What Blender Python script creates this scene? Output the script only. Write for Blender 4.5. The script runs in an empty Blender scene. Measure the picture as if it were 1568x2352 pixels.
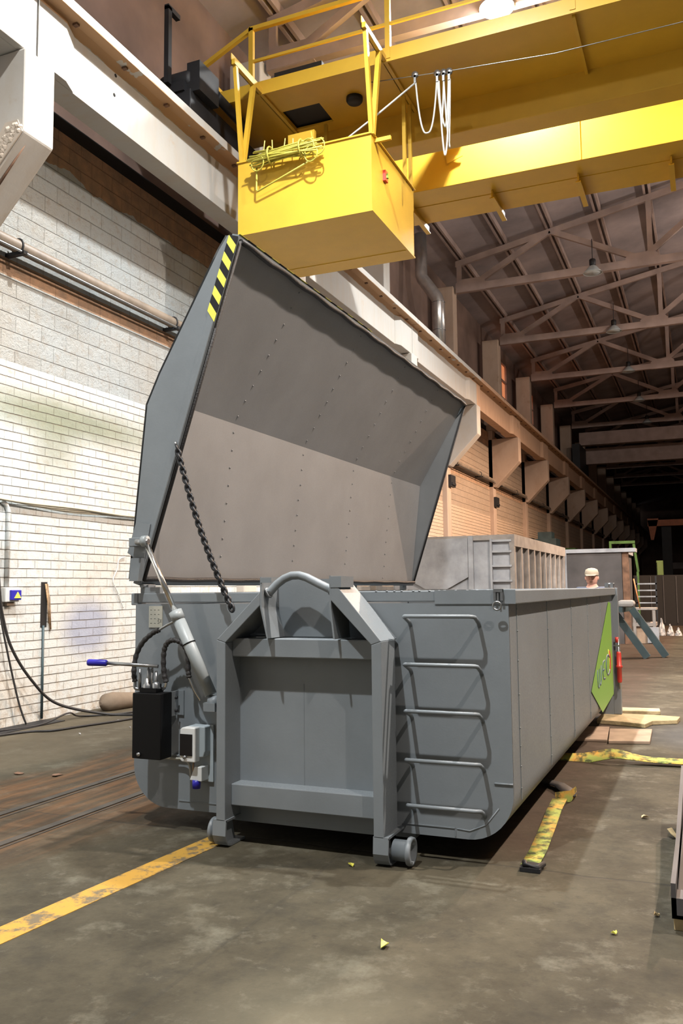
import bpy, math, random
from mathutils import Vector, Matrix
random.seed(7)
S = bpy.context.scene
COL = S.collection
# ---------------------------------------------------------------- camera
cam_d = bpy.data.cameras.new('camera'); cam = bpy.data.objects.new('camera', cam_d); COL.objects.link(cam)
S.camera = cam
yaw, pitch, roll = [math.radians(a) for a in (22.855, 5.17, -.574)]
fwd = Vector((-math.sin(yaw)*math.cos(pitch), math.cos(yaw)*math.cos(pitch), math.sin(pitch)))
rt0 = Vector((math.cos(yaw), math.sin(yaw), 0)); up0 = rt0.cross(fwd)
rt = math.cos(roll)*rt0 + math.sin(roll)*up0; up = -math.sin(roll)*rt0 + math.cos(roll)*up0
cam.matrix_world = Matrix(((rt.x, up.x, -fwd.x, 3.446), (rt.y, up.y, -fwd.y, -4.645), (rt.z, up.z, -fwd.z, 1.456), (0, 0, 0, 1)))
cam_d.sensor_fit = 'VERTICAL'; cam_d.sensor_height = 36.0; cam_d.lens = 1975.0/2352.0*36.0
cam_d.clip_end = 400
# ---------------------------------------------------------------- view + world
S.view_settings.view_transform = 'Standard'; S.view_settings.look = 'None'
S.view_settings.gamma = 1; S.view_settings.use_curve_mapping = False
S.view_settings.exposure = 0.0
W = bpy.data.worlds.new('world'); S.world = W; W.use_nodes = True
W.node_tree.nodes['Background'].inputs[0].default_value = (.56, .56, .56, 1)
W.node_tree.nodes['Background'].inputs[1].default_value = .30
# the hall lamps: row over the container (white) and row further into the hall (warm)
def spot(loc, power, colr, size=.09, angle=155, blend=.8):
    d = bpy.data.lights.new('lamp_light', 'SPOT'); d.energy = power; d.color = colr
    d.shadow_soft_size = size; d.spot_size = math.radians(angle); d.spot_blend = blend
    o = bpy.data.objects.new('lamp_light', d); o.location = loc; COL.objects.link(o)
    return o
PITCH = 6.107; BAY0 = 1.83
def bay(k): return BAY0 + PITCH*k
WHITE_ROW = {-1: 3900, 0: 3500, 1: 2900, 2: 2000}
WARM_ROW = {-1: 1900, 0: 5000, 1: 6200, 3: 10500, 4: 3500}
COOL = (.97, 1.0, 1.0); WARM = (1.0, .88, .78); SODIUM = (1.0, .68, .46)

# ---------------------------------------------------------------- node helper
def mat(name, base=(.5, .5, .5), rough=.6, metal=0., var=.0, vscale=3., bump=0., bscale=60., spec=.5, emis=None, estr=0.):
    m = bpy.data.materials.new(name); m.use_nodes = True
    nt = m.node_tree; b = nt.nodes['Principled BSDF']
    b.inputs['Base Color'].default_value = (*base, 1); b.inputs['Roughness'].default_value = rough
    b.inputs['Metallic'].default_value = metal; b.inputs['Specular IOR Level'].default_value = spec
    if emis:
        b.inputs['Emission Color'].default_value = (*emis, 1); b.inputs['Emission Strength'].default_value = estr
    if var or bump:
        tc = nt.nodes.new('ShaderNodeTexCoord')
    if var:
        n = nt.nodes.new('ShaderNodeTexNoise'); n.inputs['Scale'].default_value = vscale; n.inputs['Detail'].default_value = 6
        nt.links.new(tc.outputs['Object'], n.inputs['Vector'])
        r = nt.nodes.new('ShaderNodeMapRange'); r.inputs['From Min'].default_value = .3; r.inputs['From Max'].default_value = .7
        r.inputs['To Min'].default_value = 1-var; r.inputs['To Max'].default_value = 1+var
        nt.links.new(n.outputs['Fac'], r.inputs['Value'])
        mx = nt.nodes.new('ShaderNodeVectorMath'); mx.operation = 'SCALE'
        mx.inputs[0].default_value = base; nt.links.new(r.outputs['Result'], mx.inputs['Scale'])
        nt.links.new(mx.outputs['Vector'], b.inputs['Base Color'])
    if bump:
        n2 = nt.nodes.new('ShaderNodeTexNoise'); n2.inputs['Scale'].default_value = bscale; n2.inputs['Detail'].default_value = 4
        nt.links.new(tc.outputs['Object'], n2.inputs['Vector'])
        bp = nt.nodes.new('ShaderNodeBump'); bp.inputs['Strength'].default_value = bump; bp.inputs['Distance'].default_value = .01
        nt.links.new(n2.outputs['Fac'], bp.inputs['Height']); nt.links.new(bp.outputs['Normal'], b.inputs['Normal'])
    return m

class G:
    """small node-graph helper"""
    def __init__(s, m): s.nt = m.node_tree; s.b = s.nt.nodes['Principled BSDF']
    def n(s, t, **kw):
        x = s.nt.nodes.new(t)
        for k, v in kw.items(): setattr(x, k, v)
        return x
    def put(s, sock, v):
        if hasattr(v, 'is_output') or isinstance(v, bpy.types.NodeSocket): s.nt.links.new(v, sock)
        elif v is not None: sock.default_value = v
    def math(s, op, a, b=None, c=None, clamp=False):
        x = s.n('ShaderNodeMath', operation=op, use_clamp=clamp); s.put(x.inputs[0], a); s.put(x.inputs[1], b)
        if c is not None: s.put(x.inputs[2], c)
        return x.outputs[0]
    def mix(s, f, a, b):
        x = s.n('ShaderNodeMix', data_type='RGBA'); s.put(x.inputs[0], f)
        s.put(x.inputs[6], (*a, 1) if isinstance(a, tuple) else a); s.put(x.inputs[7], (*b, 1) if isinstance(b, tuple) else b)
        return x.outputs[2]
    def noise(s, vec, scale, detail=5, rough=.6):
        x = s.n('ShaderNodeTexNoise'); s.put(x.inputs['Vector'], vec); x.inputs['Scale'].default_value = scale
        x.inputs['Detail'].default_value = detail; x.inputs['Roughness'].default_value = rough
        return x.outputs['Fac']
    def rng(s, v, a, b, c=0., d=1.):
        x = s.n('ShaderNodeMapRange'); s.put(x.inputs[0], v)
        for i, q in enumerate((a, b, c, d)): x.inputs[i+1].default_value = q
        return x.outputs[0]
    def xyz(s):
        tc = s.n('ShaderNodeTexCoord'); sp = s.n('ShaderNodeSeparateXYZ'); s.put(sp.inputs[0], tc.outputs['Object'])
        return tc.outputs['Object'], sp.outputs[0], sp.outputs[1], sp.outputs[2]
    def comb(s, x, y, z=0.):
        c = s.n('ShaderNodeCombineXYZ'); s.put(c.inputs[0], x); s.put(c.inputs[1], y); s.put(c.inputs[2], z); return c.outputs[0]
    def blob(s, a, b, a0, b0, ra, rb, soft=.3):
        """1 inside the ellipse round (a0,b0), 0 outside"""
        u = s.math('DIVIDE', s.math('SUBTRACT', a, a0), ra); v = s.math('DIVIDE', s.math('SUBTRACT', b, b0), rb)
        d = s.math('SQRT', s.math('ADD', s.math('MULTIPLY', u, u), s.math('MULTIPLY', v, v)))
        return s.rng(d, 1-soft, 1+soft, 1., 0.)
    def bump(s, h, strength=.5, dist=.01, prev=None):
        x = s.n('ShaderNodeBump'); x.inputs['Strength'].default_value = strength; x.inputs['Distance'].default_value = dist
        s.put(x.inputs['Height'], h)
        if prev is not None: s.put(x.inputs['Normal'], prev)
        s.put(s.b.inputs['Normal'], x.outputs[0]); return x.outputs[0]

# ---------------------------------------------------------------- materials
def steel_paint(name, base, rough=.42, dirt=.10):
    m = mat(name, base, rough); g = G(m); o, x, y, z = g.xyz()
    n = g.noise(o, 2.2, 6); n2 = g.noise(o, 90., 2)
    c = g.mix(g.rng(n, .3, .75), tuple(min(1, v*(1+dirt)) for v in base), tuple(v*(1-dirt) for v in base))
    g.put(g.b.inputs['Base Color'], c)
    g.put(g.b.inputs['Roughness'], g.rng(n2, .3, .7, rough-.06, rough+.12))
    g.bump(n2, .10, .003); return m
M = {}
M['grey'] = steel_paint('grey_paint', (.185, .205, .220))
M['grey_lit'] = steel_paint('grey_paint_lit_inside', (.232, .23, .23), .5)  # same grey paint made lighter for the strong light on the lid's inside
M['cyl'] = steel_paint('cylinder_paint', (.30, .33, .34), .35)
M['chrome'] = mat('chrome', (.75, .74, .72), .18, 1.)
M['zinc'] = mat('zinc', (.36, .37, .38), .32, .9, .1, 20)
M['black'] = mat('black_paint', (.003, .003, .0035), .5, spec=.22)
M['rubber'] = mat('black_rubber', (.022, .02, .02), .6, bump=.4, bscale=80)
M['chain'] = mat('black_chain_steel', (.02, .02, .022), .4, .4)
M['dark'] = mat('dark_machine', (.010, .010, .012), .6, var=.3)
M['darkwin'] = mat('smoked_window', (.008, .007, .008), .15)
M['white_pl'] = mat('white_plastic', (.66, .67, .66), .4)
M['grey_pl'] = mat('light_grey_plastic', (.38, .43, .46), .45)
M['blue'] = mat('blue_plastic', (.022, .018, .35), .4)
M['cableg'] = mat('pale_cable', (.36, .35, .30), .5)
M['red'] = mat('red_paint', (.60, .045, .03), .4)
M['label'] = mat('label_film', (.40, .39, .33), .5)
M['ink'] = mat('label_ink', (.10, .10, .09), .6)
M['green'] = mat('green_film', (.22, .46, .06), .4)
M['slate'] = mat('slate_film', (.10, .16, .22), .5)
M['yel'] = steel_paint('crane_yellow', (.62, .375, .034), .38, .08)
M['yel_dirty'] = steel_paint('crane_yellow_rods', (.52, .46, .07), .5, .3)
M['yel_tape'] = mat('yellow_tape', (.80, .76, .12), .4)
M['blk_tape'] = mat('black_tape', (.012, .012, .014), .4)
M['wood'] = mat('raw_wood', (.46, .35, .19), .7, var=.25, vscale=12, bump=.4, bscale=40)
M['ply'] = mat('plywood', (.33, .235, .165), .7, var=.25, vscale=5)
M['cream'] = mat('cream_cloth', (.38, .37, .36), .9, var=.1, bump=.5, bscale=20)
M['teal'] = mat('teal_steel', (.045, .075, .085), .5, var=.2)
M['rail'] = mat('worn_rail', (.035, .027, .02), .6, var=.4, vscale=6)
M['rust'] = mat('rusty_steel', (.16, .085, .05), .8, var=.4, vscale=8)
M['grey2'] = steel_paint('weathered_grey', (.30, .31, .33), .6, .35)
M['grey2b'] = mat('beige_primer', (.27, .245, .225), .7, var=.2, vscale=6)
M['tower'] = mat('dark_bin', (.07, .063, .062), .7, var=.3, vscale=2)
M['bag'] = mat('brown_sack', (.16, .12, .085), .9, var=.2, bump=.5, bscale=15)
M['hole'] = mat('dark_cavity', (.012, .01, .009), .9)
M['duct'] = mat('sheet_metal', (.62, .60, .58), .28, .85, .12, 6)
M['rope'] = mat('frayed_rope', (.34, .22, .12), .9, var=.4, vscale=30)
M['conc'] = mat('raw_concrete', (.5, .42, .34), .85, var=.2, vscale=2.5, bump=.3, bscale=12)
M['glass_lit'] = mat('lit_window', (.5, .25, .15), .5, emis=(1., .32, .13), estr=.55)
M['lamp_on'] = mat('lamp_lit', (1, 1, 1), .5, emis=(1., .97, .92), estr=28)
M['lamp_glass'] = mat('lamp_glass', (.42, .45, .45), .25)
M['skin'] = mat('skin', (.62, .33, .25), .55)
M['jacket'] = mat('work_jacket', (.05, .06, .09), .85, var=.2)
M['cap'] = mat('beige_cap', (.33, .27, .20), .85)
M['line'] = mat('floor_paint', (.6, .36, .05), .7)
M['wcable'] = mat('festoon_cable', (.5, .5, .47), .5)
M['green_mach'] = mat('green_machine', (.06, .15, .035), .6, var=.3)
M['orange_mach'] = mat('orange_machine', (.50, .17, .08), .6, var=.2)

def painted_conc(name, paint, bare, z_or, amt=.05):
    m = mat(name, paint, .8); g = G(m); o, x, y, z = g.xyz()
    n = g.noise(o, 1.4, 8, .65); n2 = g.noise(g.comb(x, g.math('MULTIPLY', y, 3.), g.math('MULTIPLY', z, .5)), 2.2, 5)
    c = g.mix(g.rng(n2, .45, .75, 0, .55), paint, bare)
    c = g.mix(g.rng(n, .62, .70), c, bare)
    if z_or is not None:   # unpainted strip between two heights
        zz = g.math('ADD', z, g.rng(g.noise(o, 3., 3), .3, .7, -amt, amt))
        band = g.math('MULTIPLY', g.math('GREATER_THAN', zz, z_or[0]), g.math('LESS_THAN', zz, z_or[1]))
        c = g.mix(band, c, (.42, .25, .13))
    g.put(g.b.inputs['Base Color'], c); g.bump(g.noise(o, 14., 6), .25, .01); return m
M['beam'] = painted_conc('painted_beam_concrete', (.43, .41, .38), (.42, .34, .26), (7.535, 7.597), .01)
M['beam_raw'] = painted_conc('bare_beam_concrete', (.52, .33, .215), (.36, .22, .14), (7.535, 7.597), .01)
M['column'] = painted_conc('painted_column_concrete', (.48, .45, .41), (.42, .34, .26), None)
M['column_raw'] = painted_conc('bare_column_concrete', (.46, .34, .26), (.34, .23, .16), None)

# brick wall
m = mat('painted_brick', (.7, .7, .65), .85); g = G(m); o, x, y, z = g.xyz()
def brick(w, h, mort):
    t = g.n('ShaderNodeTexBrick'); g.put(t.inputs['Vector'], g.comb(g.math('ADD', y, g.math('MULTIPLY', g.noise(o, 1.3, 2), .03)), g.math('ADD', z, g.math('MULTIPLY', g.noise(o, 2.1, 3), .012))))
    for k, v in (('Scale', 1.), ('Mortar Size', mort), ('Mortar Smooth', .35), ('Brick Width', w), ('Row Height', h), ('Bias', 0.)): t.inputs[k].default_value = v
    t.inputs['Color1'].default_value = (.62, .62, .62, 1); t.inputs['Color2'].default_value = (.98, .98, .98, 1); t.inputs['Mortar'].default_value = (0, 0, 0, 1)
    return t
b1 = brick(.26, .102, .0055); b2 = brick(.42, .2, .008)
hi = g.math('GREATER_THAN', z, 4.05)
mort0 = g.math('ADD', g.math('MULTIPLY', b1.outputs['Fac'], g.math('SUBTRACT', 1., hi)), g.math('MULTIPLY', b2.outputs['Fac'], hi))
def rowline(hh, w_): 
    fr = g.math('FRACT', g.math('DIVIDE', g.math('ADD', z, g.math('MULTIPLY', g.noise(o, 2.1, 3), .012)), hh)); d_ = g.math('MINIMUM', fr, g.math('SUBTRACT', 1., fr))
    return g.rng(d_, w_*.5, w_*1.3, 1., 0.)
rows = g.math('ADD', g.math('MULTIPLY', rowline(.102, .055), g.math('SUBTRACT', 1., hi)), g.math('MULTIPLY', rowline(.2, .03), hi))
mort = g.math('MAXIMUM', g.math('MULTIPLY', rows, g.rng(g.noise(o, 4., 5), .3, .6, .3, 1.)), g.math('MULTIPLY', mort0, g.rng(g.noise(o, 3., 4), .4, .65, .0, .5)))
tone = g.mix(hi, b1.outputs['Color'], b2.outputs['Color'])
big = g.noise(o, .7, 5); fine = g.noise(o, 9., 8, .7)
paint = g.mix(g.rng(big, .35, .7), (.66, .71, .72), (.65, .62, .56))
paint = g.mix(g.rng(fine, .52, .72, 0, g.rng(z, 3.5, 4.4, .4, .8) if False else .6), paint, (.48, .38, .28))
paint = g.mix(g.rng(y, 8., 20., 0, .85), paint, (.50, .34, .22))
# stains with their own shapes
paint = g.mix(g.math('MULTIPLY', g.blob(y, z, 3.6, 3.55, 1.9, .22, .6), .85), paint, (.26, .28, .19))
paint = g.mix(g.math('MULTIPLY', g.blob(y, z, 3.4, 3.25, .35, .35, .6), .6), paint, (.26, .28, .19))
paint = g.mix(g.math('MULTIPLY', g.blob(y, z, 4.05, 1.02, .42, .32, .35), .9), paint, (.36, .39, .50))
paint = g.mix(g.math('MULTIPLY', g.rng(z, .0, .5, .5, 0.), g.rng(fine, .4, .6)), paint, (.40, .30, .20))
bare = g.mix(g.rng(g.noise(o, 5., 6), .35, .65), (.68, .40, .24), (.45, .30, .2))
zz = g.math('ADD', z, g.rng(g.noise(o, 1.2, 4), .3, .7, -.08, .08))
upper = g.math('GREATER_THAN', zz, 6.62)
band = g.math('MULTIPLY', g.math('GREATER_THAN', z, 5.02), g.math('LESS_THAN', z, 5.22))
c = g.mix(g.math('MAXIMUM', upper, band), paint, bare)
tn = g.n('ShaderNodeMix', data_type='RGBA', blend_type='MULTIPLY'); tn.inputs[0].default_value = .22
g.put(tn.inputs[6], c); g.put(tn.inputs[7], tone)
c = g.mix(g.math('MULTIPLY', mort, g.rng(z, 3.9, 4.3, .8, .42)), tn.outputs[2], (.20, .15, .10))
g.put(g.b.inputs['Base Color'], c)
h = g.math('SUBTRACT', g.math('MULTIPLY', g.noise(o, 13., 8, .75), g.math('ADD', g.math('MULTIPLY', hi, 1.6), .35)), mort)
g.bump(h, 1., .035); M['brick'] = m

# floor
m = mat('concrete_floor', (.2, .18, .15), .75); g = G(m); o, x, y, z = g.xyz()
n1 = g.noise(o, .55, 8, .62); n2 = g.noise(o, 2.6, 8, .7); n3 = g.noise(o, 26., 6, .7)
n4 = g.noise(o, 1.5, 10, .72)
c = g.mix(g.rng(g.math('ADD', g.math('MULTIPLY', n1, .4), g.math('MULTIPLY', n4, .6)), .40, .60), (.023, .019, .0115), (.066, .056, .036))
c = g.mix(g.rng(n2, .54, .70, 0, .75), c, (.125, .115, .085))
c = g.mix(g.rng(n2, .46, .30, 0, .75), c, (.032, .029, .022))
c = g.mix(g.rng(n3, .55, .8, 0, .35), c, (.022, .018, .012))
n5 = g.noise(o, 8., 10, .75)
c = g.mix(g.rng(n5, .56, .68, 0, .55), c, (.022, .018, .012))
c = g.mix(g.rng(n5, .42, .32, 0, .5), c, (.13, .118, .09))
c = g.mix(g.math('MULTIPLY', g.rng(x, -1.6, -2.1), .45), c, (.13, .108, .074))  # brighter light by the left wall, put into the floor colour
c = g.mix(g.math('MULTIPLY', g.blob(x, y, 2.15, -2.05, .30, .45, .8), .45), c, (.17, .155, .11))
wx = g.math('ADD', x, g.rng(g.noise(g.comb(x, g.math('MULTIPLY', y, .3)), 1.6, 6), .3, .7, -.22, .22))
rust = g.math('MULTIPLY', g.math('MULTIPLY', g.rng(wx, -1.75, -1.45), g.rng(wx, .25, -.25)), g.rng(g.noise(g.comb(g.math('MULTIPLY', x, 5.), g.math('MULTIPLY', y, .7)), 1.3, 6), .35, .6, .25, .9))
rust = g.math('MULTIPLY', rust, g.rng(y, -2.2, -.2, .1, 1.))
c = g.mix(g.math('MULTIPLY', rust, .8), c, g.mix(g.rng(g.noise(g.comb(g.math('MULTIPLY', x, 9.), y), 1.2, 6), .4, .6), (.045, .024, .012), (.15, .068, .026)))
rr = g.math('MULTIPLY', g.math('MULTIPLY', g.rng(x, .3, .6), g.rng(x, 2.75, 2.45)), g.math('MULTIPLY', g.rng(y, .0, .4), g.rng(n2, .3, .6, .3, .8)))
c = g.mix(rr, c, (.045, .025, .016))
c = g.mix(g.math('MULTIPLY', g.blob(x, y, 3.55, 4.6, .7, .9, .3), .7), c, (.075, .078, .082))
# narrow joints of the concrete slabs
def joint(v, at, w=.006): return g.rng(g.math('ABSOLUTE', g.math('SUBTRACT', v, at)), w, w*2.2, 1., 0.)
wv = g.math('ADD', y, g.rng(g.noise(o, 1., 3), .3, .7, -.03, .03))
wv2 = g.math('ADD', x, g.rng(g.noise(o, 1., 3), .3, .7, -.03, .03))
j = g.math('MAXIMUM', g.math('MAXIMUM', joint(wv, -.02), joint(wv, 3.0)), g.math('MAXIMUM', g.math('MULTIPLY', joint(wv2, 1.55), .45), joint(wv2, 5.2)))
c = g.mix(g.math('MULTIPLY', j, .5), c, (.025, .022, .018))
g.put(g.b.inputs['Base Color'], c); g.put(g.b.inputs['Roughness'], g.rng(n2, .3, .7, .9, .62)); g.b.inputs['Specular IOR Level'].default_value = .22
g.bump(g.math('ADD', g.math('MULTIPLY', n3, .5), g.math('ADD', n2, g.math('MULTIPLY', j, -.8))), .35, .012); M['floor'] = m

# roof deck: ribbed brown sheets
m = mat('roof_deck', (.2, .13, .1), .9); g = G(m); o, x, y, z = g.xyz()
c = g.mix(g.rng(g.noise(o, .5, 6), .35, .65), (.34, .275, .265), (.20, .168, .17))
g.put(g.b.inputs['Base Color'], c); w = g.n('ShaderNodeTexWave', wave_type='BANDS', bands_direction='Y'); w.inputs['Scale'].default_value = .16
g.put(w.inputs['Vector'], o); g.bump(w.outputs['Fac'], .5, .05); M['roof'] = m
M['truss'] = mat('truss_paint', (.32, .235, .205), .8, var=.2, vscale=2)
M['upper'] = mat('upper_wall_panels', (.19, .125, .10), .9, var=.3, vscale=.8, bump=.3, bscale=6)
# webbing sling: yellow-green with orange wear
m = mat('webbing', (.5, .5, .1), .85); g = G(m); o, x, y, z = g.xyz()
c = g.mix(g.rng(g.noise(o, 6., 5), .45, .6), (.36, .42, .09), (.60, .33, .06))
c = g.mix(g.rng(g.noise(o, 16., 5), .46, .60, 0, .9), c, (.06, .07, .03))
g.put(g.b.inputs['Base Color'], c); g.bump(g.noise(o, 200., 2), .4, .003); M['strap'] = m
# worn yellow floor line
g = G(M['line']); o, x, y, z = g.xyz()
g.put(g.b.inputs['Base Color'], g.mix(g.rng(g.noise(o, 7., 9, .75), .49, .58), (.40, .225, .03), (.12, .09, .05)))

# ---------------------------------------------------------------- mesh helper
class MB:
    def __init__(s): s.v = []; s.f = []; s.sm = []; s.mi = []
    def add(s, vs, fs, smooth=False, mi=0):
        o = len(s.v); s.v += [tuple(v) for v in vs]
        for f in fs: s.f.append([i+o for i in f]); s.sm.append(smooth); s.mi.append(mi)
        return s
    def box(s, a, b, mi=0):
        x0, y0, z0 = [min(p, q) for p, q in zip(a, b)]; x1, y1, z1 = [max(p, q) for p, q in zip(a, b)]
        return s.add([(x0,y0,z0),(x1,y0,z0),(x1,y1,z0),(x0,y1,z0),(x0,y0,z1),(x1,y0,z1),(x1,y1,z1),(x0,y1,z1)],
                     [(0,3,2,1),(4,5,6,7),(0,1,5,4),(1,2,6,5),(2,3,7,6),(3,0,4,7)], mi=mi)
    def prism(s, poly, off, mi=0, smooth=False):
        """closed polygon (3-D points) swept by the vector off"""
        n = len(poly); P = [Vector(p) for p in poly]; off = Vector(off)
        s.add(P + [p+off for p in P], [tuple(range(n))[::-1], tuple(range(n, 2*n))], mi=mi)
        o = len(s.v)-2*n
        for i in range(n):
            j = (i+1) % n; s.f.append([o+i, o+j, o+n+j, o+n+i]); s.sm.append(smooth); s.mi.append(mi)
        return s
    def bar(s, a, b, w, h, upv=(0, 0, 1), mi=0):
        """rectangular bar a->b, w sideways, h along upv"""
        a, b = Vector(a), Vector(b); d = (b-a).normalized(); u = Vector(upv); sd = d.cross(u)
        if sd.length < 1e-4: sd = d.cross(Vector((1, 0, 0)))
        sd.normalize(); u = sd.cross(d).normalized(); sd *= w/2; u *= h/2
        return s.prism([a-sd-u, a+sd-u, a+sd+u, a-sd+u], b-a, mi=mi)
    def tube(s, pts, r, n=12, caps=True, smooth=True, mi=0):
        P = [Vector(p) for p in pts]; R = r if isinstance(r, (list, tuple)) else [r]*len(P)
        o = len(s.v); prev = None
        for i, p in enumerate(P):
            t = (P[min(i+1, len(P)-1)]-P[max(i-1, 0)]).normalized()
            if prev is None:
                a = t.cross(Vector((0, 0, 1)))
                if a.length < 1e-3: a = t.cross(Vector((1, 0, 0)))
            else: a = prev - t*prev.dot(t)
            a.normalize(); prev = a; b = t.cross(a)
            for k in range(n):
                q = 2*math.pi*k/n; s.v.append(tuple(p + (a*math.cos(q)+b*math.sin(q))*R[i]))
        for i in range(len(P)-1):
            for k in range(n):
                k2 = (k+1) % n; s.f.append([o+i*n+k, o+i*n+k2, o+(i+1)*n+k2, o+(i+1)*n+k]); s.sm.append(smooth); s.mi.append(mi)
        if caps:
            s.f.append([o+k for k in range(n)][::-1]); s.sm.append(False); s.mi.append(mi)
            s.f.append([o+(len(P)-1)*n+k for k in range(n)]); s.sm.append(False); s.mi.append(mi)
        return s
    def torus(s, c, ax, R, r, n=20, m=8, mi=0, sx=1.):
        c = Vector(c); ax = Vector(ax).normalized(); a = ax.orthogonal().normalized(); b = ax.cross(a)
        pts = [c + a*math.cos(2*math.pi*i/n)*R*sx + b*math.sin(2*math.pi*i/n)*R for i in range(n)]
        o = len(s.v)
        for i in range(n):
            t = (pts[(i+1) % n]-pts[i-1]).normalized(); e = (pts[i]-c); e = (e-t*e.dot(t)).normalized()
            for k in range(m):
                q = 2*math.pi*k/m; s.v.append(tuple(pts[i]+e*math.cos(q)*r+ax*math.sin(q)*r))
        for i in range(n):
            for k in range(m):
                s.f.append([o+i*m+k, o+i*m+(k+1) % m, o+((i+1) % n)*m+(k+1) % m, o+((i+1) % n)*m+k]); s.sm.append(True); s.mi.append(mi)
        return s
    def lathe(s, c, prof, n=24, ax='z', mi=0, smooth=True):
        """profile [(radius, height)] turned round an axis through c"""
        c = Vector(c); o = len(s.v)
        for r, h in prof:
            for k in range(n):
                q = 2*math.pi*k/n; u, v = r*math.cos(q), r*math.sin(q)
                s.v.append(tuple(c + (Vector((u, v, h)) if ax == 'z' else Vector((h, u, v)) if ax == 'x' else Vector((u, h, v)))))
        for i in range(len(prof)-1):
            for k in range(n):
                k2 = (k+1) % n; s.f.append([o+i*n+k, o+i*n+k2, o+(i+1)*n+k2, o+(i+1)*n+k]); s.sm.append(smooth); s.mi.append(mi)
        return s
    def build(s, name, m, parent=None, bevel=0., **props):
        me = bpy.data.meshes.new(name); me.from_pydata(s.v, [], s.f)
        for mm in (m if isinstance(m, (list, tuple)) else [m]): me.materials.append(mm)
        me.polygons.foreach_set('use_smooth', s.sm); me.polygons.foreach_set('material_index', s.mi); me.update()
        import bmesh
        b = bmesh.new(); b.from_mesh(me); bmesh.ops.recalc_face_normals(b, faces=b.faces); b.to_mesh(me); b.free()
        o = bpy.data.objects.new(name, me); COL.objects.link(o)
        if parent: 
            o.parent = parent
            o.matrix_parent_inverse = Matrix.Translation(-world_loc(parent))
        if bevel:
            bv = o.modifiers.new('bevel', 'BEVEL'); bv.width = bevel; bv.segments = 2; bv.limit_method = 'ANGLE'; bv.angle_limit = math.radians(40)
        for k, v in props.items(): o[k] = v
        return o
def world_loc(o):
    v = Vector(o.location)
    if o.parent:
        v = world_loc(o.parent) + o.matrix_parent_inverse.to_translation() + Vector(o.location)
    return v
def tag(o, label, cat, group=None, kind=None):
    o['label'] = label; o['category'] = cat
    if group: o['group'] = group
    if kind: o['kind'] = kind
    return o
def thing(name, label, cat, loc=(0, 0, 0), group=None):
    o = bpy.data.objects.new(name, None); o.empty_display_size = .1; o.location = loc; COL.objects.link(o)
    return tag(o, label, cat, group)
def sub(name, parent, loc=None):
    """an Empty that gathers sub-parts"""
    o = bpy.data.objects.new(name, None); o.empty_display_size = .05; COL.objects.link(o)
    o.parent = parent; o.matrix_parent_inverse = Matrix.Translation(-world_loc(parent)); o.location = loc or world_loc(parent)
    return o
def copy_tree(o, parent=None):
    c = o.copy(); COL.objects.link(c)
    if parent: c.parent = parent; c.matrix_parent_inverse = o.matrix_parent_inverse
    for ch in [q for q in bpy.data.objects if q.parent == o]: copy_tree(ch, c)
    return c
def struct(o): o['kind'] = 'structure'; return o
ORD = ['first', 'second', 'third', 'fourth', 'fifth', 'sixth', 'seventh', 'eighth', 'ninth', 'tenth', 'eleventh', 'twelfth', 'thirteenth', 'fourteenth', 'fifteenth', 'sixteenth', 'seventeenth', 'eighteenth', 'nineteenth']

# ================================================================= THE HALL
NB = 17; YEND = bay(NB)
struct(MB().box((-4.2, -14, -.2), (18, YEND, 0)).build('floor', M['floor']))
struct(MB().box((-4.1, -14, 0), (-3.65, YEND, 7.13)).build('wall_left', M['brick']))
w = MB().box((-4.3, -14, 7.38), (-4.0, YEND, 8.6)).box((-4.3, -14, 10.9), (-4.0, YEND, 11.6))
for k in range(-2, NB):        # solid panels between the clerestory windows
    w.box((-4.3, bay(k)-1.0, 8.6), (-4.0, bay(k)+1.0, 10.9))
    if k not in (4, 5): w.box((-4.3, bay(k)+1.0, 8.6), (-4.0, bay(k+1)-1.0, 10.9))
struct(w.build('wall_clerestory', M['upper']))
struct(MB().box((-4.1, -14, 7.13), (-3.72, YEND, 7.38)).build('trim_1', M['hole']))
for i, k in enumerate((4, 5)):
    f = MB(); y0, y1 = bay(k)+1.0, bay(k+1)-1.0
    for q in range(5): yy = y0+(y1-y0)*q/4; f.box((-4.15, yy-.04, 8.6), (-4.02, yy+.04, 10.9))
    for zz_ in (8.6, 9.35, 10.1, 10.85): f.box((-4.15, y0, zz_), (-4.02, y1, zz_+.06))
    wo = struct(f.build('window_%d' % (i+1), M['truss']))
    MB().box((-4.12, y0, 8.62), (-4.10, y1, 10.88)).build('window_glass', M['glass_lit'], wo)
def roofz(x): return 12.08+.19*(x+.32)
struct(MB().prism([(-4.4, -14, roofz(-4.4)), (9, -14, roofz(9)), (9, -14, roofz(9)+.15), (-4.4, -14, roofz(-4.4)+.15)], (0, YEND+14, 0)).build('ceiling', M['roof']))
struct(MB().prism([(9, -14, roofz(9)), (18, -14, roofz(9)-1.7), (18, -14, roofz(9)-1.55), (9, -14, roofz(9)+.15)], (0, YEND+14, 0)).build('ceiling_right', M['roof']))
struct(MB().box((-4.2, YEND, 0), (18, YEND+.3, 14)).build('wall_back', M['upper']))
struct(MB().box((18, 24, 0), (18.3, YEND, 12.5)).build('wall_right', M['upper']))
# purlins in pairs under the roof deck
for i, xp in enumerate((-3.0, -1.66, -.32, 1.04, 2.4, 3.76, 5.12, 6.5, 7.9)):
    p = MB()
    for dx in (-.07, .07):
        p.box((xp+dx-.03, -12, roofz(xp)-.17), (xp+dx+.03, YEND-12, roofz(xp)+.005))
    struct(p.build('trim_%d' % (i+2), M['truss']))
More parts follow.
